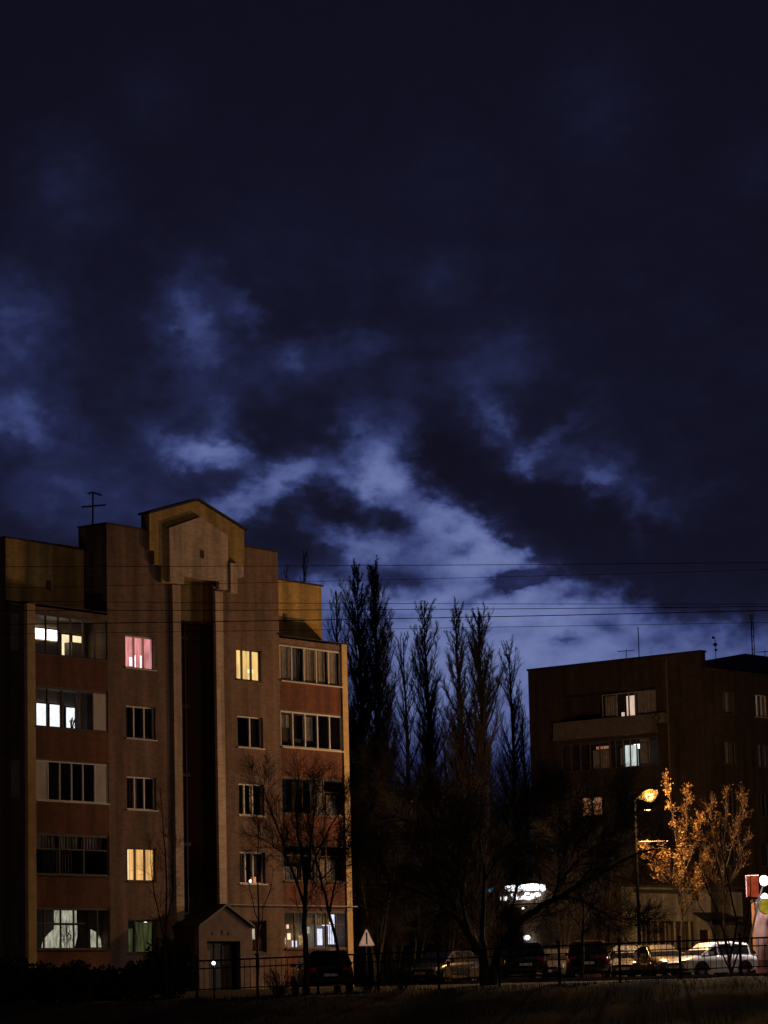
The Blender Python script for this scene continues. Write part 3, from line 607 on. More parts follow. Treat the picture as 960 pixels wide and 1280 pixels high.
# masts on the right roof
def mast(px, ytop, ybot, kind, label, depth=172):
    p = at(px, ybot, depth); q = at(px, ytop, depth); h = q.z - p.z
    t = empty('roof_mast', p, 0, label, 'antenna', 'aerials on the roof of the dark block')
    if kind == 'thin': new().tube([(0, 0, -.8), (.0, 0, h)], .03, 5).build('mast', m_iron, t)
    if kind == 'lattice':
        b = new()
        for k in range(3):
            a = k * 2.1; b.tube([(.1*math.cos(a), .1*math.sin(a), -1), (.07*math.cos(a), .07*math.sin(a), h)], .025, 4)
        n = int(h / .25)
        for k in range(n):
            a = k * 2.1; z = k * .25; b.tube([(.1*math.cos(a), .1*math.sin(a), z), (.1*math.cos(a + 2.1), .1*math.sin(a + 2.1), z + .25)], .014, 4)
        b.build('mast', m_iron, t)
    if kind == 'blobs':
        new().tube([(0, 0, -1), (0, 0, h)], .022, 5).build('mast', m_iron, t)
        for z, r, x in ((h, .09, -.1), (h * .72, .12, 0), (h * .5, .08, .03)):
            new().lathe([(.01, -r), (r, -r*.4), (r, r*.4), (.01, r)], (x, 0, z), 8).build('dish', m_iron, t)
    if kind == 'yagi':
        new().tube([(0, 0, -1), (0, 0, h)], .022, 5).build('mast', m_iron, t)
        b = new(); b.tube([(-.5, 0, h - .1), (.5, 0, h - .05)], .02, 4)
        for k in range(5): b.tube([(-.4 + k*.2, .3, h - .08), (-.4 + k*.2, -.3, h - .08)], .01, 4)
        b.build('crossbar', m_iron, t)
mast(799, 784, 823, 'thin', 'single thin aerial rod near the middle of the dark roofline')
mast(895, 797, 828, 'blobs', 'thin aerial carrying dark knobs above the right roof step')
mast(942, 768, 830, 'lattice', 'tall dark lattice mast standing on the far right roof')
mast(957, 813, 832, 'yagi', 'short crossbar aerial at the right edge behind the lattice mast')
mast(783, 812, 824, 'yagi', 'tiny low aerial left of the thin rod on the dark roof', 170)

# annex
K = rw(A1, 0, 0) - Vector((-math.sin(PH), math.cos(PH), 0)) * 8.4
an = empty('annex_building', K, PH, 'single storey pale annex with tall narrow windows below the dark block', 'annex')
AH = 5.0
b = new(); b.quad((-12.3, 0, -.3), (0, 0, -.3), (0, 0, AH), (-12.3, 0, AH)); b.quad((-12.3, 8.38, -.3), (-12.3, 0, -.3), (-12.3, 0, AH), (-12.3, 8.38, AH)); b.build('brown_wall', m_annexb, an)
b = new(); b.quad((-12.3, 0, AH), (.05, 0, AH), (.05, 8.38, AH), (-12.3, 8.38, AH)); b.build('roof', m_coping, an)
AM = Matrix.Translation((0, 0, 0)) @ Matrix.Rotation(R(90), 4, 'Z')
ws = [(2.0, 3.35, .9, 3.2), (3.75, 4.9, .9, 3.2), (5.4, 6.3, .9, 3.2)]; dr = (7.2, 8.15, 0.1, 2.75)
def addl(o): o.matrix_local = AM @ o.matrix_local; return o
b = wall(new(), 0.002, 11.5, -.3, AH, ws + [dr], 0, .25); addl(b.build('pale_wall', m_annex, an))
for i, h in enumerate(ws):
    addl(window(an, *h, mull=(.5,), fm=m_oldframe, fw=.05, back=m_inside, curtain=[(.03, .44, .02, .98, m_ctn), (.56, .97, .02, .98, m_ctn)] if i != 1 else [(.03, .3, .02, .98, m_ctn), (.42, .62, .02, .98, m_opaque), (.7, .97, .02, .98, m_ctn)]))
    for q in (h[0] - .22, h[1] + .02): addl(new().box(q, q + .2, -.05, -.003, .9, 3.2).build('shutter', m_oldframe, an))
d = addl(new().box(dr[0] + .02, dr[1] - .02, .1, .16, .1, 2.72).build('door', m_redd, an)); 
h_ = new().box(dr[0] + .1, dr[0] + .14, .04, .098, 1.1, 1.4).build('handle', m_galv, d)
a_ = new(); a_.v += [(6.6, -1.0, 3.28), (9.6, -1.0, 3.28), (9.6, -.003, 3.62), (6.6, -.003, 3.62), (6.6, -1.0, 3.36), (9.6, -1.0, 3.36), (9.6, -.003, 3.7), (6.6, -.003, 3.7)]
a_.f += [(0, 3, 2, 1), (4, 5, 6, 7), (0, 1, 5, 4), (1, 2, 6, 5), (2, 3, 7, 6), (3, 0, 4, 7)]; addl(a_.build('awning', m_coping, an))
addl(new().box(9.1, 9.6, -.04, -.003, 1.75, 2.2).build('notice_board', m_opaque, an))
addl(new().box(1.2, 6.9, -.14, -.003, AH - .3, AH - .12).build('ledge', m_slab, an)); addl(new().box(-.05, 11.5, -.09, .2, AH + .003, AH + .12).build('coping', m_slab, an))
new().box(-12.35, -.095, -.09, .2, AH + .003, AH + .11).build('coping', m_coping, an)

# lit lettering on the annex (too blurred in the photograph to read: rounded blocks in two uneven rows)
e_sign = emit('white_sign_tube', (.93, .94, 1), 4.6, .1, 5); e_cyan = emit('cyan_led', (.15, .55, 1), 1.6)
def al(px, py): 
    # the point of the annex's long front that the photo shows at px, py  (front plane moved 0.35 m out)
    d0 = at(px, py, 100) - Vector((0, 0, EYE)); n = Vector((-math.sin(PH), math.cos(PH), 0)); o = K - n * .35
    t = n.dot(o - Vector((0, 0, EYE))) / n.dot(d0); p = Vector((0, 0, EYE)) + d0 * t
    q = p - K; return q.x * math.cos(PH) + q.y * math.sin(PH), q.z
sg = empty('illuminated_sign', K, PH, 'glowing white two row shop sign on the brown annex wall behind the trees', 'sign')
new().box(*sorted((al(620, 1115)[0], al(692, 1110)[0])), -.24, -.1, al(655, 1131)[1], al(655, 1129)[1]).build('rail', m_iron, sg)
def letter(px0, px1, y0, y1, sl=-.07):
    px0 += .35; px1 -= .35
    a, zt = al(px0, y0 + (px0 - 650) * sl); c, zb = al(px1, y1 + (px0 - 650) * sl)
    r = min(c - a, abs(zt - zb)) * .42; pts = []
    for cx, cz, s in ((c - r, zt - r, 0), (a + r, zt - r, 90), (a + r, zb + r, 180), (c - r, zb + r, 270)):
        for k in range(4): an_ = R(s + k * 30); pts.append((cx + r * math.cos(an_), cz + r * math.sin(an_)))
    new().prism_xz(pts[::-1], -.40, -.25).build('letter', e_sign, sg)
for x0, x1, y0, y1 in [(631, 637.5, 1106, 1113.5), (638, 644, 1105.5, 1113), (644.5, 650, 1106, 1113.5), (651, 656.5, 1106, 1114), (657, 662, 1105.5, 1114), (662.4, 667.5, 1105.5, 1114), (668, 673, 1106, 1114.5), (675, 681, 1107, 1115.5)]: letter(x0, x1, y0, y1)
for x0, x1, y0, y1 in [(625, 633, 1118.5, 1124), (639, 645, 1116.5, 1120.5), (645, 651.5, 1120.5, 1124.5), (652, 657, 1119.5, 1124), (656, 661, 1116, 1119), (657.5, 662.5, 1121, 1125.5), (663, 668, 1118, 1124.5), (668.5, 675, 1117, 1122)]: letter(x0, x1, y0, y1)
lp = empty('led_sign', K, PH, 'tiny cyan lights left of the glowing white sign', 'sign')
for px, py, r in ((611, 1114, .11), (614, 1110.5, .07)):
    x, z = al(px, py); o = new().lathe([(.001, -r), (r*.7, -r*.7), (r, 0), (r*.7, r*.7), (.001, r)], (x, -.3, z), 10).build('led', e_cyan, lp, True)
x, z = al(612.5, 1112); new().box(x - .25, x + .25, -.2, -.003, z - .2, z + .22).build('case', m_iron, lp)
def wall_lamp(px, py, r, label):
    x, z = al(px, py); t = empty('wall_lamp', K, PH, label, 'lamp')
    new().lathe([(.001, -r*.7), (r*.8, -r*.5), (r, 0), (r*.8, r*.5), (.001, r*.7)], (x, -.32, z), 12).build('globe', e_white, t, True)
    new().box(x - .05, x + .05, -.22, -.003, z + .02, z + .12).build('bracket', m_iron, t)
wall_lamp(658, 1172, .2, 'white round lamp low on the brown annex wall behind the tree trunks')
wall_lamp(653.5, 1135.5, .08, 'small white spot light under the glowing white sign')

# ---------------------------------------------------------------- far block behind the poplars
P = at(500, 1200, 215); fb = empty('apartment_building', (P.x, 215, 0), R(-7), 'dark apartment block far behind the poplars with two lit stair windows', 'apartment building')
x0, x1 = at(420, 1100, 215).x - P.x, at(553, 1100, 215).x - P.x; zt = at(500, 992, 215).z
sx = at(516, 1010, 215).x - P.x
hh = [(sx - .35, sx + .35, at(516, 1024, 215).z, at(516, 998, 215).z), (sx - .35, sx + .35, at(516, 1068, 215).z, at(516, 1046, 215).z)]
hs2 = []
for i in range(4):
    for k in range(4): hs2.append((x0 + .6 + i*1.05, x0 + 1.3 + i*1.05, 2 + k*2.9, 3.4 + k*2.9))
hs2 = [h for h in hs2 if h[1] < sx - .5]
b = wall(new(), x0, x1, -.3, zt, hh + hs2, 0, .25); b.quad((x0, 0, -.3), (x0, 12, -.3), (x0, 12, zt), (x0, 0, zt)); b.quad((x1, 12, -.3), (x1, 0, -.3), (x1, 0, zt), (x1, 12, zt)); b.quad((x0, 12, -.3), (x1, 12, -.3), (x1, 12, zt), (x0, 12, zt)); b.build('wall', m_dbrick, fb)
new().box(x0 - .2, x1 + .2, -.2, 12.2, zt + .002, zt + .25).build('roof', m_coping, fb)
window(fb, *hh[0], mull=(.5,), fm=m_oldframe, back=e_lace, label='lit stair window'); window(fb, *hh[1], mull=(.5,), fm=m_oldframe, back=e_cream, label='lit stair window', curtain=[(0, 1, .4, 1, m_inside)])
for h in hs2: window(fb, *h, mull=(.5,), fm=m_oldframe, back=m_inside)
new().box(x1 - 1.2, x1 - .2, .5, 1.3, zt + .252, zt + 1.2).build('chimney', m_dbrick, fb)

# ---------------------------------------------------------------- trees
def nrm(v): return v / (np.linalg.norm(v) + 1e-9)
def bough(r, p, d, L, nseg, up, wob):
    """a wandering polyline"""
    pts = [np.array(p, float)]; d = nrm(np.array(d, float)); s = L / nseg
    for k in range(nseg):
        d = nrm(d + r.normal(0, wob, 3) + np.array([0, 0, up])); pts.append(pts[-1] + d * s)
    return pts
def along(pts, t):
    x = t * (len(pts) - 1); i = min(int(x), len(pts) - 2); f = x - i
    return pts[i] * (1 - f) + pts[i+1] * f, nrm(pts[i+1] - pts[i])
def side(r, d, ang):
    a = r.normal(0, 1, 3); a = nrm(a - d * a.dot(d)); return nrm(d * math.cos(ang) + a * math.sin(ang))
def twigs(r, crown, pts, L, n, lev, up, ang, r0, tmin=.2, wob=.18, leaf=None):
    for k in range(n):
        t = tmin + (1 - tmin) * (k + r.random()) / n; p, d = along(pts, t); l = L * (1.15 - .55 * t) * r.uniform(.6, 1.25)
        ns = 3 if lev else 2
        q = bough(r, p, side(r, d, r.uniform(*ang)), l, ns, up, wob); rr = r0 * (1.1 - .5 * t)
        crown.tube(q, np.linspace(rr, max(rr * .3, .0035), ns + 1), 3)
        if leaf is not None and not lev: leaf.append(q)
        if lev: twigs(r, crown, q, L * .5, max(3, int(n * .7)), lev - 1, up, ang, r0 * .55, .2, wob, leaf)
def poplar(px, ytop, half, depth, seed, label, heads=1, dens=1.0, spread=0.0, base=None):
    r = np.random.default_rng(seed); p = at(px, ytop, depth); zb = 0.0 if base is None else base; Hh = p.z - zb; k = depth / F
    top = at(px, ytop, depth); bx = at(px + (1238 - ytop) * .023, 1238, depth).x
    t = empty('poplar_tree', (top.x, depth, zb), 0, label, 'tree', 'bare poplars behind the buildings')
    trunk, crown = new(), new(); Wd = half * k
    for hd in range(heads):
        off = (hd - (heads - 1) / 2) * Wd * 1.0
        tp = np.array([off, r.uniform(-.4, .4), Hh * (1 - .04 * hd * r.random())]); st = np.array([0, 0, -.1]) if hd == 0 else np.array([0, 0, Hh * .3])
        n = 9; main = [st + (tp - st) * i / n + np.array([math.sin(i * 1.3 + hd) * .06, math.cos(i + hd) * .06, 0]) * (i > 0) for i in range(n + 1)]
        if heads > 1:
            for i in range(1, n): main[i] = main[i] + np.array([off, 0, 0]) * .35 * math.sin(math.pi * i / n)
        r0 = .012 * Hh + .06
        trunk.tube(main, np.linspace(r0, .012, n + 1), 7)
        nb = int(92 * dens / (heads ** .5))
        for j in range(nb):
            tt = .12 + .86 * (j + r.random()) / nb; q, d = along(main, tt)
            a = r.uniform(0, 6.28); prof = min(1, (tt) * 2.2 + .35) * min(1, (1 - tt) * 2.4 + .16)
            out = Wd / heads ** .55 * prof * r.uniform(.5, 1.1)
            L = min(Hh * .24 * (1.05 - tt * .75), out * 5.2) * r.uniform(.8, 1.15)
            dirv = np.array([math.cos(a), math.sin(a), 0]) * min(1.1, out / max(L, .1) * 2.3) + np.array([0, 0, 1])
            br_ = bough(r, q, dirv, L, 6, .13, .07); rr = r0 * (1 - tt) * .36 + .013
            (trunk if rr > .05 else crown).tube(br_, np.linspace(rr, .006, 7), 4)
            twigs(r, crown, br_, L * .28, int(8 * dens) + 3, 1, .16, (.25, .7), .014, .12, .12)
    trunk.build('trunk', m_bark, t, True); crown.build('crown', m_twig, t)
poplar(447, 706, 20, 158, 11, 'tallest bare poplar in the close pair beside the gabled block, its left trunk', 1, 1.7)
poplar(468, 705, 19, 160, 12, 'tallest bare poplar in the close pair beside the gabled block, its right trunk', 1, 1.7)
poplar(421, 738, 17, 165, 13, 'slim bare poplar just right of the cream pilaster, partly behind the tall pair', 1, .9)
poplar(380, 686, 13, 170, 14, 'bare poplar tip showing above the yellow wing roof', 1, .8)
poplar(359, 702, 10, 172, 15, 'lower bare poplar tip beside the other above the yellow wing roof', 1, .7)
poplar(531, 757, 19, 150, 16, 'single slender bare poplar standing clear between two thicker ones', 1, 1.4)
poplar(585, 761, 28, 146, 17, 'bare poplar with a forked double crown in the middle of the row', 2, 1.5)
poplar(637, 806, 19, 181, 18, 'short slim bare poplar left of the dark block', 1, 1.15)
poplar(505, 795, 24, 172, 19, 'ragged bare poplar leaning behind the tall pair', 1, .8)
poplar(653, 880, 14, 184, 20, 'small bare poplar against the end of the dark block', 1, .6)
poplar(556, 915, 16, 175, 21, 'low thin poplar filling the gap between slender and forked ones', 1, .7)
poplar(612, 935, 14, 178, 22, 'low thin poplar right of the forked one', 1, .7)

def limbtree(name, base, depth, limbs, seed, label, cat='tree', group=None, tw=(1.3, 9, 2), barkm=None, twm=None, up=.04, ang=(.35, .95), r0=.02, leaf=None, leafm=None):
    """limbs: list of ([(px, py, depth offset)...], radius0, radius1)"""
    r = np.random.default_rng(seed); o = at(*base, depth); z0 = zg(o.x, depth); t = empty(name, (o.x, depth, z0), 0, label, cat, group)
    o = np.array([o.x, depth, z0]); trunk, crown = new(), new(); tips = [] if leaf else None
    for pts, ra, rb, fill in limbs:
        P = [np.array(at(x, y, depth + d)) - o for x, y, d in pts]
        Q = []
        for i in range(len(P) - 1):                      # smooth the limb a little
            for f in (0, .33, .66):
                a = P[max(0, i-1)]; b_, c_, d_ = P[i], P[i+1], P[min(len(P)-1, i+2)]
                Q.append(.5 * ((2*b_) + (c_-a)*f + (2*a-5*b_+4*c_-d_)*f*f + (-a+3*b_-3*c_+d_)*f**3) + r.normal(0, .025, 3))
        Q.append(P[-1]); n = len(Q)
        trunk.tube(Q, np.linspace(ra, rb, n), 7)
        if fill: twigs(r, crown, Q, tw[0] * fill, int(tw[1] * (1 + .0 * fill)), tw[2], up, ang, r0, .25, .2, tips)
    trunk.build('trunk', barkm or m_bark, t, True); crown.build('crown', twm or m_twig, t)
    if leaf:
        lf = new()
        for q in tips:
            for k in range(leaf):
                if r.random() < .78: continue
                p, d = along(q, r.random()); a = r.normal(0, 1, 3) * .024; c = r.normal(0, 1, 3) * .024; p = p + r.normal(0, .06, 3)
                i = len(lf.v); lf.v += [tuple(p - a), tuple(p + c), tuple(p + a), tuple(p - c)]; lf.f.append((i, i+1, i+2, i+3))
        lf.build('leaves', leafm or m_leaf, t)
    return t
# tree in front of the gabled block's right half
limbtree('bare_tree', (385, 1240), 108, [
    ([(384, 1240, 0), (383, 1190, 0), (381, 1145, 0), (382, 1105, .3), (376, 1060, .2), (370, 1010, 0), (374, 965, -.3)], .12, .02, 1),
    ([(382, 1140, 0), (370, 1100, -.5), (352, 1050, -.8), (336, 1005, -1), (325, 975, -1)], .06, .012, 1),
    ([(382, 1120, 0), (388, 1070, .6), (392, 1020, 1), (398, 975, 1.2)], .06, .012, 1),
    ([(430, 1225, .3), (418, 1170, .3), (407, 1120, .2), (396, 1080, 0), (388, 1040, -.3), (384, 990, -.5)], .07, .012, 1),
    ([(412, 1140, .2), (422, 1090, .5), (425, 1040, .8), (420, 1000, .8)], .045, .01, 1),
    ([(381, 1130, 0), (362, 1080, .8), (345, 1060, 1.1), (322, 1045, 1.2)], .04, .01, .9),
    ([(383, 1100, 0), (405, 1050, -.8), (425, 1010, -1.2), (432, 990, -1.3)], .04, .01, .8),
    ([(400, 1100, 0), (425, 1075, -.4), (440, 1050, -.6)], .03, .008, .8)], 31,
    'bare spreading tree with a forked trunk before the right balconies of the gabled block', tw=(1.45, 16, 2), up=.06, r0=.015, twm=m_twig)
limbtree('bare_sapling', (322, 1245), 107, [
    ([(321, 1245, 0), (322, 1180, 0), (323, 1110, 0), (322, 1050, .1), (318, 1000, .2)], .045, .01, .7),
    ([(322, 1150, 0), (312, 1110, .2), (304, 1075, .2)], .02, .006, .6), ([(322, 1160, 0), (336, 1120, -.2), (342, 1085, -.3)], .02, .006, .6)], 32,
    'thin upright bare sapling right of the porch', tw=(.9, 7, 1), r0=.01)
limbtree('bare_sapling', (207, 1245), 106, [
    ([(208, 1245, 0), (206, 1180, 0), (208, 1110, 0), (204, 1040, 0), (200, 990, 0)], .05, .01, .9), ([(206, 1180, 0), (194, 1120, .2), (188, 1060, .3)], .03, .007, .9), ([(206, 1160, 0), (216, 1110, 0), (216, 1050, -.2)], .03, .007, .9)], 33,
    'thin bare sapling left of the porch beside the pale pier', tw=(1.0, 9, 2), r0=.01)
# big spreading tree in the middle
limbtree('spreading_tree', (612, 1240), 116, [
    ([(606, 1245, 0), (604, 1205, 0), (590, 1175, 0), (572, 1148, .2), (556, 1128, .4), (548, 1090, .8), (530, 1050, 1), (520, 1000, 1)], .2, .02, 1.1),
    ([(572, 1148, .2), (552, 1132, -.4), (525, 1115, -1), (490, 1105, -1.4), (462, 1085, -1.6)], .09, .012, 1.1),
    ([(590, 1172, 0), (578, 1130, -.6), (575, 1080, -.8), (570, 1030, -1)], .1, .015, 1.1),
    ([(609, 1245, 0), (606, 1200, 0), (603, 1160, .4), (606, 1100, .6), (600, 1050, .8), (606, 1000, 1)], .16, .015, 1.1),
    ([(614, 1245, 0), (620, 1200, 0), (638, 1170, 0), (660, 1144, 0), (690, 1126, -.3), (728, 1104, -.6), (770, 1080, -.9), (808, 1062, -1.1), (836, 1056, -1.3)], .22, .012, 1.2),
    ([(692, 1126, -.3), (700, 1095, .4), (706, 1060, .8), (708, 1030, 1.1), (714, 1000, 1.4)], .07, .012, 1.0),
    ([(690, 1126, -.3), (715, 1122, -.8), (745, 1136, -1.2), (772, 1150, -1.4), (800, 1156, -1.6)], .07, .008, .8),
    ([(606, 1100, .6), (622, 1075, .9), (645, 1050, 1.1), (660, 1020, 1.3), (668, 985, 1.5)], .07, .012, 1.0),
    ([(728, 1104, -.6), (745, 1075, 0), (765, 1045, .5), (778, 1020, .8)], .05, .01, 1.1),
    ([(608, 1215, 0), (634, 1205, -.3), (640, 1180, -.4), (632, 1150, -.5)], .1, .02, .4),
    ([(690, 1128, -.3), (700, 1105, -1), (722, 1075, -1.5), (735, 1050, -1.7)], .05, .01, 1.0),
    ([(572, 1148, 0), (560, 1100, 1.2), (545, 1060, 1.8), (545, 1010, 2)], .07, .01, 1)], 35,
    'wide dark bare tree with several low trunks and one long limb towards the street lamp', tw=(2.3, 19, 2), up=.03, r0=.024, twm=m_twig)
limbtree('bare_tree', (728, 1222), 122, [
    ([(728, 1228, 0), (728, 1180, 0), (730, 1140, 0), (722, 1100, .2), (716, 1060, .2)], .09, .012, 1), ([(730, 1150, 0), (744, 1115, .3), (752, 1080, .5)], .05, .01, 1), ([(729, 1165, 0), (708, 1130, -.4), (700, 1100, -.5)], .04, .01, 1)], 36,
    'small bare tree with a straight trunk between the dark cars', tw=(1.2, 9, 2), r0=.012, twm=m_twig2)
# trees near the lamp
limbtree('golden_tree', (852, 1222), 134.2, [
    ([(850, 1222, 0), (852, 1170, 0), (850, 1110, 0), (845, 1050, -.3), (840, 1010, -.5), (835, 974, -.6)], .07, .008, 1.0),
    ([(850, 1120, 0), (856, 1070, .5), (858, 1030, .6), (857, 992, .6)], .04, .008, 1.0), ([(850, 1120, 0), (832, 1098, -.5), (820, 1082, -.6), (808, 1064, -.8)], .03, .008, 1.0),
    ([(850, 1135, 0), (866, 1105, .2), (880, 1078, .3)], .03, .008, 1.0), ([(850, 1120, 0), (838, 1095, -1.0), (830, 1066, -1.1)], .03, .008, 1), ([(850, 1130, 0), (846, 1100, -1.2), (850, 1075, -1.4), (856, 1055, -1.4)], .03, .008, 1), ([(851, 1150, 0), (866, 1125, -.6), (872, 1100, -.8)], .025, .008, .9),
    ([(851, 1100, 0), (868, 1060, 0), (876, 1025, .2)], .03, .008, .9)], 41,
    'slender tree with withered golden leaves lit orange beside the street lamp', tw=(.75, 17, 1), up=.13, r0=.008, ang=(.25, .8), barkm=m_bark, twm=m_twig2, leaf=10)
limbtree('bare_sapling', (912, 1222), 118, [
    ([(914, 1226, 0), (908, 1180, 0), (895, 1135, 0), (880, 1100, .2), (868, 1070, .3)], .06, .01, .9), ([(912, 1200, 0), (920, 1150, .2), (908, 1090, .3), (900, 1040, .5), (905, 1005, .6)], .05, .01, .9),
    ([(915, 1220, 0), (890, 1160, -.3), (870, 1120, -.4), (860, 1095, -.4)], .04, .008, .7), ([(914, 1215, 0), (932, 1160, -.3), (938, 1110, -.4), (934, 1060, -.4)], .04, .008, .8), ([(917, 1195, 0), (890, 1125, .5), (886, 1080, .6)], .03, .008, .8)], 42,
    'clump of slender bare stems behind the fence right of the white car', tw=(1.2, 9, 1), up=.08, r0=.012, barkm=m_bark, twm=m_twig2)
limbtree('golden_tree', (906, 1222), 136, [([(902, 1224, 0), (904, 1150, 0), (905, 1090, 0), (906, 1040, 0), (907, 993, 0)], .07, .008, 1), ([(904, 1100, 0), (893, 1050, .3), (888, 1005, .4)], .035, .008, 1), ([(904, 1090, 0), (920, 1040, -.3), (928, 1000, -.4)], .035, .008, 1), ([(904, 1130, 0), (918, 1090, .4), (934, 1050, .5)], .03, .008, 1), ([(904, 1130, 0), (890, 1095, -.4), (880, 1055, -.5)], .03, .008, 1)], 43,
    'thin nearly leafless tree catching faint orange light right of the golden leaved one', tw=(.9, 15, 1), up=.14, r0=.009, ang=(.2, .7), twm=m_twig2, barkm=m_bark, leaf=5)
# undergrowth trees filling the dark gap
for i, (px, yt, d, s, lab) in enumerate([(470, 960, 135, 51, 'dense bare thicket tree right of the cream pilaster'), (520, 985, 138, 52, 'dense bare thicket tree under the single slender poplar'), (560, 950, 140, 53, 'dense bare thicket tree under the forked poplar, left side'),
                                          (600, 965, 137, 54, 'dense bare thicket tree under the forked poplar, right side'), (640, 975, 186, 55, 'dense bare thicket tree left of the dark block'), (704, 1010, 139, 56, 'dense bare thicket tree before the loggias of the dark block'), (755, 1030, 142, 57, 'dense bare thicket tree left of the lamp post'), (495, 930, 146, 58, 'tall bare thicket tree between the close pair and the slender poplar'), (575, 985, 149, 59, 'bare thicket tree behind the forked trunk of the wide dark tree'), (625, 1000, 150, 60, 'bare thicket tree just left of the glowing sign'), (450, 940, 142, 61, 'tall bare thicket tree touching the cream pilaster')]):
    r = np.random.default_rng(s); L = []
    for k in range(6):
        a = r.uniform(-34, 34); L.append(([(px + r.uniform(-4, 4), 1232, 0), (px + a * .25, 1180, r.uniform(-.6, .6)), (px + a * .6, 1110, r.uniform(-1.2, 1.2)), (px + a, yt + abs(a) * 1.2 + r.uniform(0, 40), r.uniform(-1.6, 1.6))], .09, .012, 1))
    limbtree('bare_tree', (px, 1232), d, L, s, lab, tw=(1.9, 17, 2), up=.08, r0=.014, group='bare thicket trees')

# ---------------------------------------------------------------- bushes along the foot of the gabled block and the bank
def bush(px, depth, w, h, seed, label):
    r = np.random.default_rng(seed); o = at(px, 1240, depth); z = zg(o.x, depth); t = empty('bare_bush', (o.x, depth, z), 0, label, 'bush', 'bare bushes at the foot of the gabled block')
    st, cr_ = new(), new()
    for k in range(16):
        a = r.uniform(0, 6.28); q = bough(r, (r.uniform(-.2, .2) * w, r.uniform(-.2, .2) * w, -.05), (math.cos(a) * w * .6, math.sin(a) * w * .6, h), h * r.uniform(.8, 1.2), 5, .02, .12)
        st.tube(q, np.linspace(.02, .006, 6), 4); twigs(r, cr_, q, h * .45, 8, 1, .03, (.3, .9), .009, .1)
    st.build('stem', m_bark, t); cr_.build('crown', m_twig, t)
for i, (px, d, w, h, lab) in enumerate([(350, 106, .8, .9, 'low bare bush inside the fence between sapling and forked tree'), (460, 110, 1.0, 1.0, 'low bare bush below the triangular sign'), (500, 111, 1.1, 1.2, 'bare bush right of the triangular sign')]): bush(px, d, w, h, 60 + i, lab)

m_ever = mat('dark_evergreen_leaf', (.014, .018, .010), .9, .4, 3)
def shrub(px, depth, w, h, seed, label):
    r = np.random.default_rng(seed); o = at(px, 1240, depth); z = zg(o.x, depth); t = empty('evergreen_shrub', (o.x, depth, z), 0, label, 'shrub', 'dark shrubs before the gabled block')
    st, lf = new(), new()
    for k in range(9):
        a = r.uniform(0, 6.28); q = bough(r, (0, 0, -.05), (math.cos(a) * w * .5, math.sin(a) * w * .5, h * .9), h * .85, 4, .03, .1); st.tube(q, np.linspace(.03, .008, 5), 4)
    for k in range(2600):
        u = r.normal(0, 1, 3); u /= np.linalg.norm(u); rad = r.random() ** .33 * (1 + .16 * math.sin(5 * math.atan2(u[1], u[0]) + seed) + .12 * math.sin(7 * u[2] + seed))
        p = np.array([u[0] * w * .5 * rad, u[1] * w * .5 * rad, h * .46 + u[2] * h * .5 * rad]); p[2] = max(p[2], .02)
        A = r.normal(0, .05, 3); B_ = r.normal(0, .05, 3); i = len(lf.v); lf.v += [tuple(p - A), tuple(p + B_), tuple(p + A), tuple(p - B_)]; lf.f.append((i, i+1, i+2, i+3))
    st.build('stem', m_bark, t); lf.build('crown', m_ever, t)
for i, (px, d, w, h, lab) in enumerate([(8, 108, 1.7, 1.5, 'dark shrub at the left edge below the unlit end wall'), (52, 108.5, 1.7, 1.25, 'dark shrub at the foot of the far left pilaster'), (95, 108, 1.6, 1.2, 'dark shrub under the lace curtained balcony'), (135, 108.5, 1.6, 1.0, 'low dark shrub right of the lace curtained balcony'),
        (176, 108, 1.5, 1.15, 'dark shrub under the green curtained window'), (213, 108.6, 1.5, 1.9, 'tall dark shrub hiding the wall left of the porch')]): shrub(px, d, w * 1.1, h * 1.22, 80 + i, lab)

# ---------------------------------------------------------------- street lamp
m_shade = mat('lamp_housing', (.02, .018, .016), .8, .2, 6, spec=.05); m_pole = mat('tarred_pole', (.004, .0038, .0035), .95, .3, 5, spec=.0)
e_sod = emit('sodium_bulb', (1, .74, .28), 16); e_bowl = bpy.data.materials.new('lamp_bowl'); e_bowl.use_nodes = True
tn = e_bowl.node_tree; tn.nodes.clear(); o_ = tn.nodes.new('ShaderNodeOutputMaterial'); e_ = tn.nodes.new('ShaderNodeEmission'); e_.inputs[0].default_value = (1, .43, .05, 1); e_.inputs[1].default_value = 3.4
a_ = tn.nodes.new('ShaderNodeBsdfTransparent'); x_ = tn.nodes.new('ShaderNodeMixShader'); x_.inputs[0].default_value = .74
tn.links.new(a_.outputs[0], x_.inputs[1]); tn.links.new(e_.outputs[0], x_.inputs[2]); tn.links.new(x_.outputs[0], o_.inputs[0])
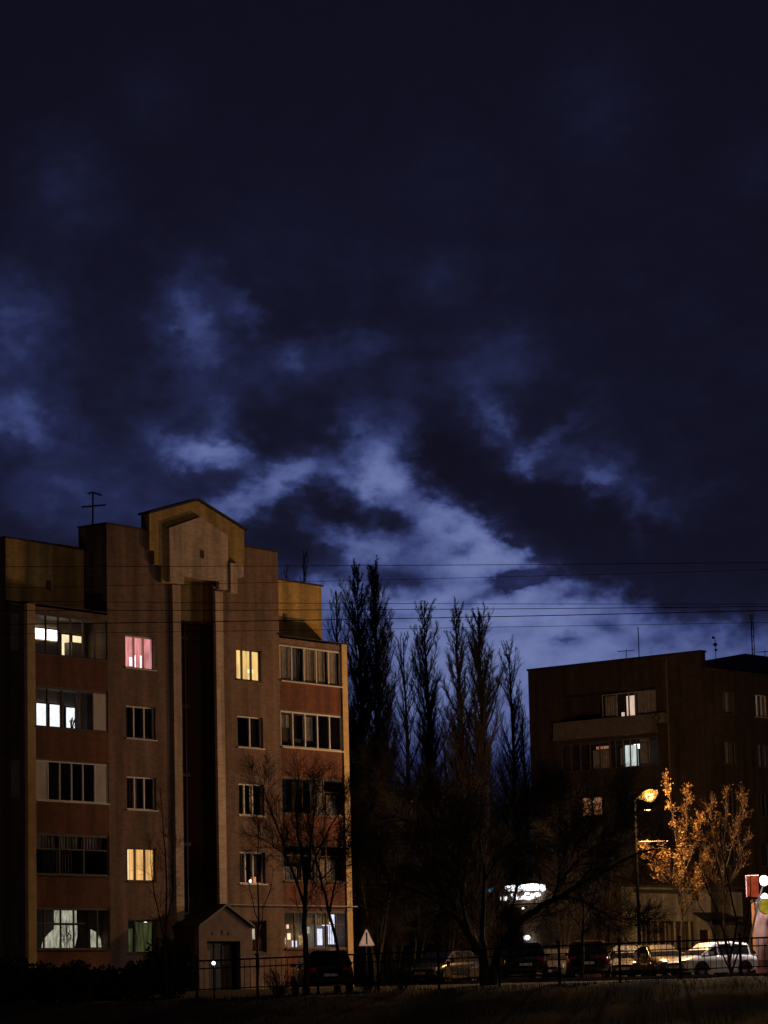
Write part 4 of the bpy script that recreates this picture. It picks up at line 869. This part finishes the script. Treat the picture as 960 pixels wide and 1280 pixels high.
def street_lamp(base, top, head, rz, label, power):
    """base, top of the post and head as offsets from the base"""
    sl = empty('street_lamp', base, rz, label, 'street lamp', 'street lamps along the road'); tx = top[0]; tz = top[1]; hx, hz = head
    new().tube([(0, 0, -.2), (tx * .17, 0, 1.4)], [.125, .115], 10).build('base', m_conc, sl)
    new().tube([(tx * .17, 0, 1.38), (tx * .6, 0, tz * .6), (tx, 0, tz)], [.085, .07, .05], 10).build('pole', m_pole, sl, True)
    new().tube([(tx, 0, tz - .1), (tx + .02, -.05, tz + .1), (tx + .1, -.1, tz + .2), (hx - .2, -.2, hz + .12)], .03, 8).build('arm', m_pole, sl, True)
    hd = new()
    for x, w, zz, zh in [(-.3, .09, 0, .08), (-.1, .19, 0, .13), (.2, .2, 0, .14), (.42, .12, 0, .08)]:
        for a in range(9):
            q = math.pi * a / 8; hd.v.append((x, w * math.cos(q), zz + zh * math.sin(q)))
    for k in range(3):
        for a in range(8): hd.f.append((k*9 + a, k*9 + a + 1, (k+1)*9 + a + 1, (k+1)*9 + a))
    hd.f.append(tuple(range(9))); hd.f.append(tuple(27 + k for k in reversed(range(9))))
    h_ = hd.build('lamp_head', m_shade, sl, True); h_.matrix_local = Matrix.Translation((hx, -.2, hz + .06)) @ Matrix.Rotation(R(-14), 4, 'Y') @ Matrix.Rotation(R(-52), 4, 'X') @ Matrix.Scale(1.25, 4)
    bw = new(); n = 14
    for k in range(6):
        th = k / 5 * math.pi / 2
        for a in range(n): bw.v.append((.08 + .27 * math.cos(th) * math.cos(2*math.pi*a/n), .23 * math.cos(th) * math.sin(2*math.pi*a/n), -.01 - .32 * math.sin(th)))
    for k in range(5):
        for a in range(n): l = (a + 1) % n; bw.f.append((k*n + a, k*n + l, (k+1)*n + l, (k+1)*n + a))
    bw.build('bowl', e_bowl, h_, True)
    new().tube([(-.08, 0, -.13), (-.02, 0, -.13), (.16, 0, -.13), (.22, 0, -.13)], [.06, .13, .13, .06], 8).build('bulb', e_sod, h_, True)
    ld = bpy.data.lights.new('street_lamp_light', 'POINT'); ld.energy = power; ld.color = (1, .50, .15); ld.shadow_soft_size = .25
    lo = bpy.data.objects.new('light', ld); COL.objects.link(lo); lo.parent = sl; lo.location = (hx + .3, -.8, hz - .55)
    new().box(tx*.95 + .1, tx*.95 + 1.4, -.03, .03, tz - 1.75, tz - 1.72).build('cross_arm', m_galv, sl)
    new().box(hx - .12, hx + .12, -.2, -.02, hz - .62, hz - .58).build('reflector_plate', m_galv, sl)
    return lo
LD = 132.0; lb = at(801, 1226, LD); lt = at(793.5, 1003, LD); lh = at(808, 996, LD)
street_lamp((lb.x, LD, 0), (lt.x - lb.x, lt.z), (lh.x - lb.x, lh.z), 0, 'lit orange street lamp on a tall post beside the golden leaved tree', LAMP_POWER)
lo = street_lamp((27, 90, -1.9), (-.25, 9.6), (.25, 9.9), R(200), 'added unseen street lamp off to the right, filling light onto the gabled block', RIGHT_FILL_LAMP_POWER); lo.data.color = (1, .64, .40)  # fill lamp added out of view to light the gabled front
lo = street_lamp((-36, 74, -1.9), (-.25, 9.6), (.25, 9.9), R(160), 'added unseen street lamp off to the left, brightening the dark end wall', LEFT_FILL_LAMP_POWER); lo.data.color = (1, .66, .38)  # second added lamp, out of view, lifts the block's left end

# ---------------------------------------------------------------- kiosk corner on the right edge
e_globe = emit('white_globe', (1, .93, .93), 3.0); e_redp = emit('red_light_box', (.85, .13, .05), .32, .3, 3); e_yelp = emit('yellow_light_box', (.75, .55, .04), .36, .35, 4)
KD = 128
kp = at(962, 1225, KD); kk = empty('kiosk', (kp.x + .1, KD, 0), R(-4), 'pale pink walled kiosk cut by the right edge under a bright white lamp', 'kiosk')
m_kw = mat('pink_kiosk_panel', (.22, .13, .12), .7, .15, 3); m_kf = mat('dark_red_trim', (.06, .016, .014), .6, .2, 4)
new().box(-.62, 2.2, 0, 2.4, .0, 3.25).build('wall', m_kw, kk)
new().box(-.66, 2.3, -.06, 2.5, 3.252, 3.33).build('roof', m_coping, kk); new().box(-.64, 2.22, -.03, -.003, .0, .75).build('plinth', m_kf, kk)
w = new().box(-.05, 1.6, -.04, -.003, 1.55, 2.6).build('window', m_kf, kk); new().box(.02, 1.53, -.05, -.042, 1.62, 2.53).build('pane', m_opaque, w); new().box(-.15, 1.7, -.3, -.003, 1.3, 1.42).build('counter', m_opaque, kk)
def hang(px0, px1, y0, y1, d, m, name, label, disc=False):
    a, c = at(px0, y0, d), at(px1, y1, d); t = empty(name, (a.x, d, c.z), 0, label, 'sign')
    w, h = c.x - a.x, a.z - c.z
    if disc:
        pts = [(w/2 + w/2*math.cos(2*math.pi*k/24), h/2 + h/2*math.sin(2*math.pi*k/24)) for k in range(24)]
        new().prism_xz(pts, 0, .16).build('face', m, t); new().tube([(w/2, .08, h), (w/2, .08, h + .2)], .02, 6).build('bracket', m_iron, t)
        new().prism_xz([(w/2 + (x - w/2)*1.08, h/2 + (z - h/2)*1.08) for x, z in pts], .02, .14).build('rim', m_iron, t)
    else:
        i_ = new().prism_xz([(0, .05), (w, -.02), (w + .02, h), (.02, h + .03)], 0, .2).build('face', m, t)
        b = new(); b.box(-.04, w + .04, -.004, .21, h + .035, h + .07).box(-.04, -.004, 0, .2, 0, h + .03); b.build('frame', m_kf, t)
    return t
hang(933, 948.5, 1096, 1121, 127, e_redp, 'light_box_sign', 'square red light box hanging from the leaning pole near the right edge')
hang(948.5, 968, 1124, 1142, 126.5, e_yelp, 'round_light_sign', 'round yellow light box below the white lamp at the right edge', True)
g0 = at(955, 1100, 126.8)
t = empty('globe_lamp', (g0.x, 126.8, 0), 0, 'bright white globe lamp on a leaning pole at the right edge', 'lamp')
r = .2; new().lathe([(.001, -r*1.3), (r*.7, -r), (r, -.2*r), (r*.9, r*.5), (r*.5, r*.9), (.001, r)], (0, 0, g0.z), 16).build('globe', e_globe, t, True)
pb = at(935, 1190, 126.8); new().tube([(pb.x - g0.x - .02, .1, -.1), (pb.x - g0.x, .1, pb.z), (-.25, .05, g0.z - .8), (-.06, 0, g0.z - .25)], [.06, .05, .045, .03], 8).build('pole', m_iron, t, True)
r = .16; c = at(955.5, 1121, 126.8) - Vector((g0.x, 126.8, 0)); new().lathe([(.001, -r*.5), (r, -r*.4), (r*1.1, .1*r), (r*.5, r*.8), (.001, r)], (c.x, -.1, c.z), 14).build('lower_globe', e_globe, t, True)
ld = bpy.data.lights.new('globe_light', 'POINT'); ld.energy = WHITE_LAMP_POWER; ld.color = (1, .86, .78); ld.shadow_soft_size = .2
lo = bpy.data.objects.new('light', ld); COL.objects.link(lo); lo.parent = t; lo.location = (-.3, -1.1, g0.z + .15)

# ---------------------------------------------------------------- cars
m_tyre = mat('tyre_rubber', (.015, .015, .015), .9, .2, 6); m_rim = mat('wheel_rim', (.35, .34, .33), .4, .2, 8, metal=.6); m_cglass = mat('car_glass', (.012, .012, .014), .06, .2, 4, spec=.7)
m_hl = mat('headlight_lens', (.6, .6, .58), .1, .1, 8, spec=.8); m_tl = mat('tail_light_lens', (.35, .02, .015), .15, .2, 8, spec=.8); m_plate = mat('plate_white', (.65, .6, .55), .5, .05, 8); m_trim = mat('black_trim', (.02, .02, .02), .5, .2, 6)
def paint(name, c, rough=.22):
    m = mat(name, c, rough, .06, 2, spec=.6); m.node_tree.nodes['Principled BSDF'].inputs['Coat Weight'].default_value = .6; return m
def car(loc, rz, pm, kind, label):
    t = empty('parked_car', loc, rz, label, 'car', 'cars parked behind the fence')
    L, hw = (4.3, .86) if kind == 'sedan' else (3.9, .85)
    if kind == 'suv': L, hw = 4.4, .9
    up = .12 if kind == 'suv' else 0; l2 = L / 2
    # lower body, lofted along x
    st = [(-l2, .46, .78, .74), (-l2 + .06, .34, .92, .82), (-l2 + .35, .26, .98, hw), (-1.0, .2, .98, hw + .02), (0, .2, .95, hw + .02), (.75, .2, .93, hw + .01), (1.1, .22, .9, hw), (l2 - .55, .24, .82, hw - .01), (l2 - .14, .3, .72, .80), (l2, .42, .62, .70)]
    b = new(); b.smooth = True; ns = 12
    for x, zb, zt, w in st:
        zb += up; zt += up; h = zt - zb
        sec = [(-w*.9, zb), (-w*.98, zb + .25*h), (-w, zb + .55*h), (-w*.97, zb + .85*h), (-w*.86, zt), (-w*.35, zt + .025), (w*.35, zt + .025), (w*.86, zt), (w*.97, zb + .85*h), (w, zb + .55*h), (w*.98, zb + .25*h), (w*.9, zb)]
        b.v += [(x, y, z) for y, z in sec]
    for k in range(len(st) - 1):
        for j in range(ns): l = (j + 1) % ns; b.f.append((k*ns + j, k*ns + l, (k+1)*ns + l, (k+1)*ns + j))
    b.f.append(tuple(range(ns))); b.f.append(tuple((len(st)-1)*ns + j for j in reversed(range(ns))))
    body = b.build('body', pm, t)
    # cabin
    if kind == 'sedan': cs = [(-1.55, .96, .72, .97), (-.85, 1.38, .60, .97), (-.4, 1.44, .60, .97), (.2, 1.42, .59, .95), (.95, .94, .70, .93)]
    elif kind == 'suv': cs = [(-2.08, 1.0, .78, 1.0), (-1.85, 1.5, .66, .99), (-.6, 1.58, .66, .98), (.25, 1.52, .65, .95), (1.0, .95, .74, .92)]
    else: cs = [(-1.88, .98, .76, .98), (-1.55, 1.40, .62, .98), (-.6, 1.48, .62, .97), (.15, 1.44, .61, .95), (1.05, .93, .72, .92)]
    b = new(); b.smooth = False
    for x, zt, wt, zb in cs:
        zt += up; zb += up - .06; wb = hw - .06
        b.v += [(x, -wb, zb), (x, -wt - .02, zt - .07 if zt - zb > .2 else zt), (x, -wt + .1, zt), (x, wt - .1, zt), (x, wt + .02, zt - .07 if zt - zb > .2 else zt), (x, wb, zb)]
    for k in range(4):
        for j in range(5): b.f.append((k*6 + j, k*6 + j + 1, (k+1)*6 + j + 1, (k+1)*6 + j))
    cab = b.build('cabin', pm, t)
    def lerp(a, c, f): return tuple(a[i] + (c[i] - a[i]) * f for i in range(3))
    def pan(A, B_, C_, D_, off, nm, m=m_cglass, ins=.1):
        c = [sum(p[i] for p in (A, B_, C_, D_)) / 4 for i in range(3)]
        q = [tuple(lerp(p, c, ins)[i] + off[i] for i in range(3)) for p in (A, B_, C_, D_)]
        new().quad(*q).build(nm, m, cab)
    V = b.v
    for sgn, i0, i1 in ((-1, 0, 1), (1, 5, 4)):
        off = (0, sgn * .012, .008)
        for k in (0, 1, 2, 3):
            pan(V[k*6+i0], V[(k+1)*6+i0], V[(k+1)*6+i1], V[k*6+i1], off, 'side_window', ins=.13)
    pan(V[18+1], V[24+1], V[24+4], V[18+4], (.02, 0, .02), 'windscreen', ins=.08); pan(V[6+1], V[0+1], V[0+4], V[6+4], (-.02, 0, .02), 'rear_window', ins=.1)
    for x in (-l2 + .78, l2 - .8):
        for s in (-1, 1):
            y = s * (hw - .09)
            wq = new(); prof = [(.18, -.1), (.3, -.1), (.325, -.07), (.325, .07), (.3, .1), (.18, .1)]; wq.lathe(prof, (0, 0, 0), 20)
            wheel = wq.build('wheel', m_tyre, t, True); wheel.matrix_local = Matrix.Translation((x, y, .325)) @ Matrix.Rotation(R(90), 4, 'X')
            rm = new(); rm.lathe([(.001, .03), (.06, .04), (.17, .02), (.19, .05), (.19, -.05), (.001, -.03)], (0, 0, 0), 20); rm.build('rim', m_rim, wheel)
            a = new(); pts = [(x + .40*math.cos(R(18*k)), .30 + up*.5 + .40*math.sin(R(18*k))) for k in range(11)]
            a.prism_xz(pts, s*(hw + .022) - .012, s*(hw + .022) + .012); a.build('wheel_arch', m_trim, t)
    for s in (-1, 1):
        new().box(l2 - .22, l2 - .03, min(s*.42, s*.76), max(s*.42, s*.76), .58 + up, .72 + up).build('headlight', m_hl, t)
        new().box(-l2 + .0, -l2 + .12, min(s*.5, s*.80), max(s*.5, s*.80), .66 + up, .88 + up).build('tail_light', m_tl, t)
        new().box(.62, .78, min(s*(hw - .02), s*(hw + .16)), max(s*(hw - .02), s*(hw + .16)), .95 + up, 1.07 + up).build('mirror', pm, t)
        hq = new(); hq.box(-.25, -.08, s*(hw + .03) - .012, s*(hw + .03) + .012, .78 + up, .81 + up).box(-1.15, -1.0, s*(hw + .03) - .012, s*(hw + .03) + .012, .8 + up, .83 + up); hq.build('door_handle', m_trim, t)
    new().box(-l2 - .03, -l2 + .01, -.26, .26, .56 + up, .67 + up).build('number_plate', m_plate, t); new().box(l2 - .01, l2 + .03, -.26, .26, .42 + up, .53 + up).build('number_plate', m_plate, t)
    new().box(l2 - .1, l2 + .012, -.4, .4, .54 + up, .6 + up).build('grille', m_trim, t); new().box(-l2 - .02, -l2 + .2, -.74, .74, .36 + up, .46 + up).build('bumper', m_trim, t); new().box(l2 - .28, l2 + .02, -.7, .7, .30 + up, .40 + up).build('bumper', m_trim, t)
    return t
pw = paint('white_car_paint', (.72, .72, .72)); pd = paint('black_car_paint', (.018, .018, .02)); pr = paint('dark_red_car_paint', (.06, .012, .012)); pg = paint('silver_car_paint', (.22, .22, .22)); pgr = paint('dark_grey_car_paint', (.05, .05, .052)); pbl = paint('dark_blue_car_paint', (.02, .025, .05)); pbg = paint('beige_car_paint', (.13, .10, .07))
def cx(px, d): return at(px, 1215, d).x
Z0 = .032
car((cx(888, 124.5), 124.5, Z0), R(-146), pw, 'hatch', 'white hatchback with its nose to the left beside the fence')
car((cx(824, 126), 126, Z0), R(-76), pbg, 'sedan', 'beige saloon just right of the lamp post')
car((cx(785, 128), 128, Z0), R(-100), pg, 'hatch', 'silver hatchback just left of the lamp post')
car((cx(738, 126.5), 126.5, Z0), R(84), pr, 'suv', 'dark red estate with its rear to the fence')
car((cx(695, 131), 131, Z0), R(-105), pgr, 'sedan', 'dark grey saloon behind the gap between the two dark rear ends')
car((cx(657, 126.5), 126.5, Z0), R(88), pd, 'suv', 'black car with its rear to the fence behind the wide dark tree')
car((cx(553, 127), 127, Z0), R(-120), pbl, 'hatch', 'dark blue car with a bluish gleam left of the wide dark tree')
car((cx(928, 131), 131, Z0), R(-95), pd, 'sedan', 'black saloon behind the bare stems near the kiosk')
t_ = car((cx(402, 112.0), 112.0, zg(cx(402, 112), 112)), R(100), pd, 'suv', 'black car in deep shade before the lit ground floor balcony')

# ---------------------------------------------------------------- fence on top of the bank
fx0, fx1 = at(246, 1210, 108).x, 19.0; FY = 108.0
def ftop(x): return 1.02 + (x - fx0) / (14 - fx0) * .36 if x < 14 else 1.38
fe = empty('metal_fence', (0, FY, 0), 0, 'long black metal railing fence along the top of the dark bank', 'fence')
n = 13; px_ = [fx0 + (fx1 - fx0) * k / (n - 1) for k in range(n)]
for k, x in enumerate(px_):
    g = zg(x, FY)
    new().box(x - .045, x + .045, -.045, .045, g - .2, ftop(x) + .08).lathe([(.001, 0), (.07, .02), (.07, .08), (.001, .14)], (x, 0, ftop(x) + .08), 8).build('post', m_iron, fe)
for k in range(n - 1):
    a, c = px_[k] + .046, px_[k+1] - .046
    b = new()
    for hz_ in (0, -.28, -1.02):
        z0_, z1_ = ftop(a) + hz_, ftop(c) + hz_; b.tube([(a, 0, z0_), (c, 0, z1_)], .03 if hz_ == 0 else .022, 4)
    m_ = int((c - a) / .2)
    for j in range(1, m_):
        x = a + (c - a) * j / m_; b.tube([(x, .0, ftop(x) - 1.1), (x, .0, ftop(x) - .02)], .011, 4)
    b.build('railing', m_iron, fe)

# ---------------------------------------------------------------- warning sign, pale pickets, lamp by the porch
sp = at(459, 1207, 112); ts = empty('triangular_sign', (sp.x, 112, zg(sp.x, 112)), R(25), 'pale triangular road sign on a thin post right of the cream pilaster', 'road sign')
z0 = zg(sp.x, 112); zt0, zt1 = at(459, 1161.5, 112).z - z0, at(459, 1182.5, 112).z - z0
new().tube([(0, .05, -.2), (0, .05, zt0 - .05)], .025, 8).build('post', m_galv, ts)
m_sgn = mat('reflective_white', (.92, .86, .88), .36, .06, 6, metal=.75); m_sgr = mat('faded_red_border', (.80, .62, .60), .4, .1, 6, metal=.6)
def tri(s, y0, y1):
    cz = zt1 + (zt0 - zt1) * .36; return new().prism_xz([(x * s, cz + (z - cz) * s) for x, z in [(-.33, zt1 + .03), (-.29, zt1), (.29, zt1), (.33, zt1 + .03), (.035, zt0 - .01), (0, zt0), (-.035, zt0 - .01)]], y0, y1)
tri(1.0, 0, .02).build('border', m_sgr, ts); tri(.86, -.006, -.002).build('face', m_sgn, ts)
new().prism_xz([(-.028, zt1 + .06), (.028, zt1 + .06), (.035, zt0 - .12), (-.035, zt0 - .12)], -.012, -.008).build('symbol', m_trim, ts)
pf0, pf1 = at(472, 1198, 124), at(513, 1198, 124)
t = empty('picket_fence', (pf0.x, 124, 0), 0, 'short run of pale pickets in shade right of the triangular sign', 'fence'); w = pf1.x - pf0.x
for k in range(8): new().box(k*w/7 - .05, k*w/7 + .05, 0, .02, 0, 1.25).build('picket', m_slab, t)
new().box(-.1, w + .1, .022, .05, .35, .43).box(-.1, w + .1, .022, .05, .95, 1.03).build('rail', m_slab, t)
gp = at(267, 1204, 107.2); t = empty('post_lamp', (gp.x, 107.2, zg(gp.x, 107.2)), 0, 'small white lamp on a short post before the porch', 'lamp')
hz_ = gp.z - zg(gp.x, 107.2); new().tube([(0, 0, -.1), (0, 0, hz_ - .05)], .025, 8).build('post', m_iron, t); r = .075
new().lathe([(.001, -r), (r*.7, -r*.7), (r, 0), (r*.7, r*.7), (.001, r)], (0, 0, hz_), 12).build('globe', e_white, t, True)

# ---------------------------------------------------------------- overhead wires, hung across the meadow
m_wire = mat('black_wire', (.015, .014, .016), .7, .2, 3)
def wire(ya, yb, d, rad, sag, label):
    a = at(200, ya, d); c = at(960, yb, d + 1); sx_ = c.x - a.x
    t0, t1 = -1.6, 2.6; P = []
    zA, zB = a.z, c.z
    for k in range(61):
        t = t0 + (t1 - t0) * k / 60; P.append((a.x + sx_ * t, d + t, zA + (zB - zA) * t - sag * 4 * t * (1 - t) * .25))
    tag(new().tube(P, rad, 5).build('overhead_wire', m_wire), label, 'wire', 'overhead wires crossing above the roofs')
wire(708, 703, 62, .0062, .05, 'topmost of the thin wires, level with the gable vent')
wire(731, 712, 63, .0048, .06, 'second highest wire, very thin, below the gable')
wire(753, 755, 64, .006, .05, 'third wire down, just above the two thicker ones')
wire(763, 758, 64.5, .0075, .07, 'fourth wire down, crossing the pale sky above the forked poplar')
wire(778, 763, 65, .0098, .08, 'thickest dark wire, fifth from the top, meeting the forked poplar tip')
wire(790, 778, 66, .0055, .04, 'lowest thin wire just above the dark roofline')
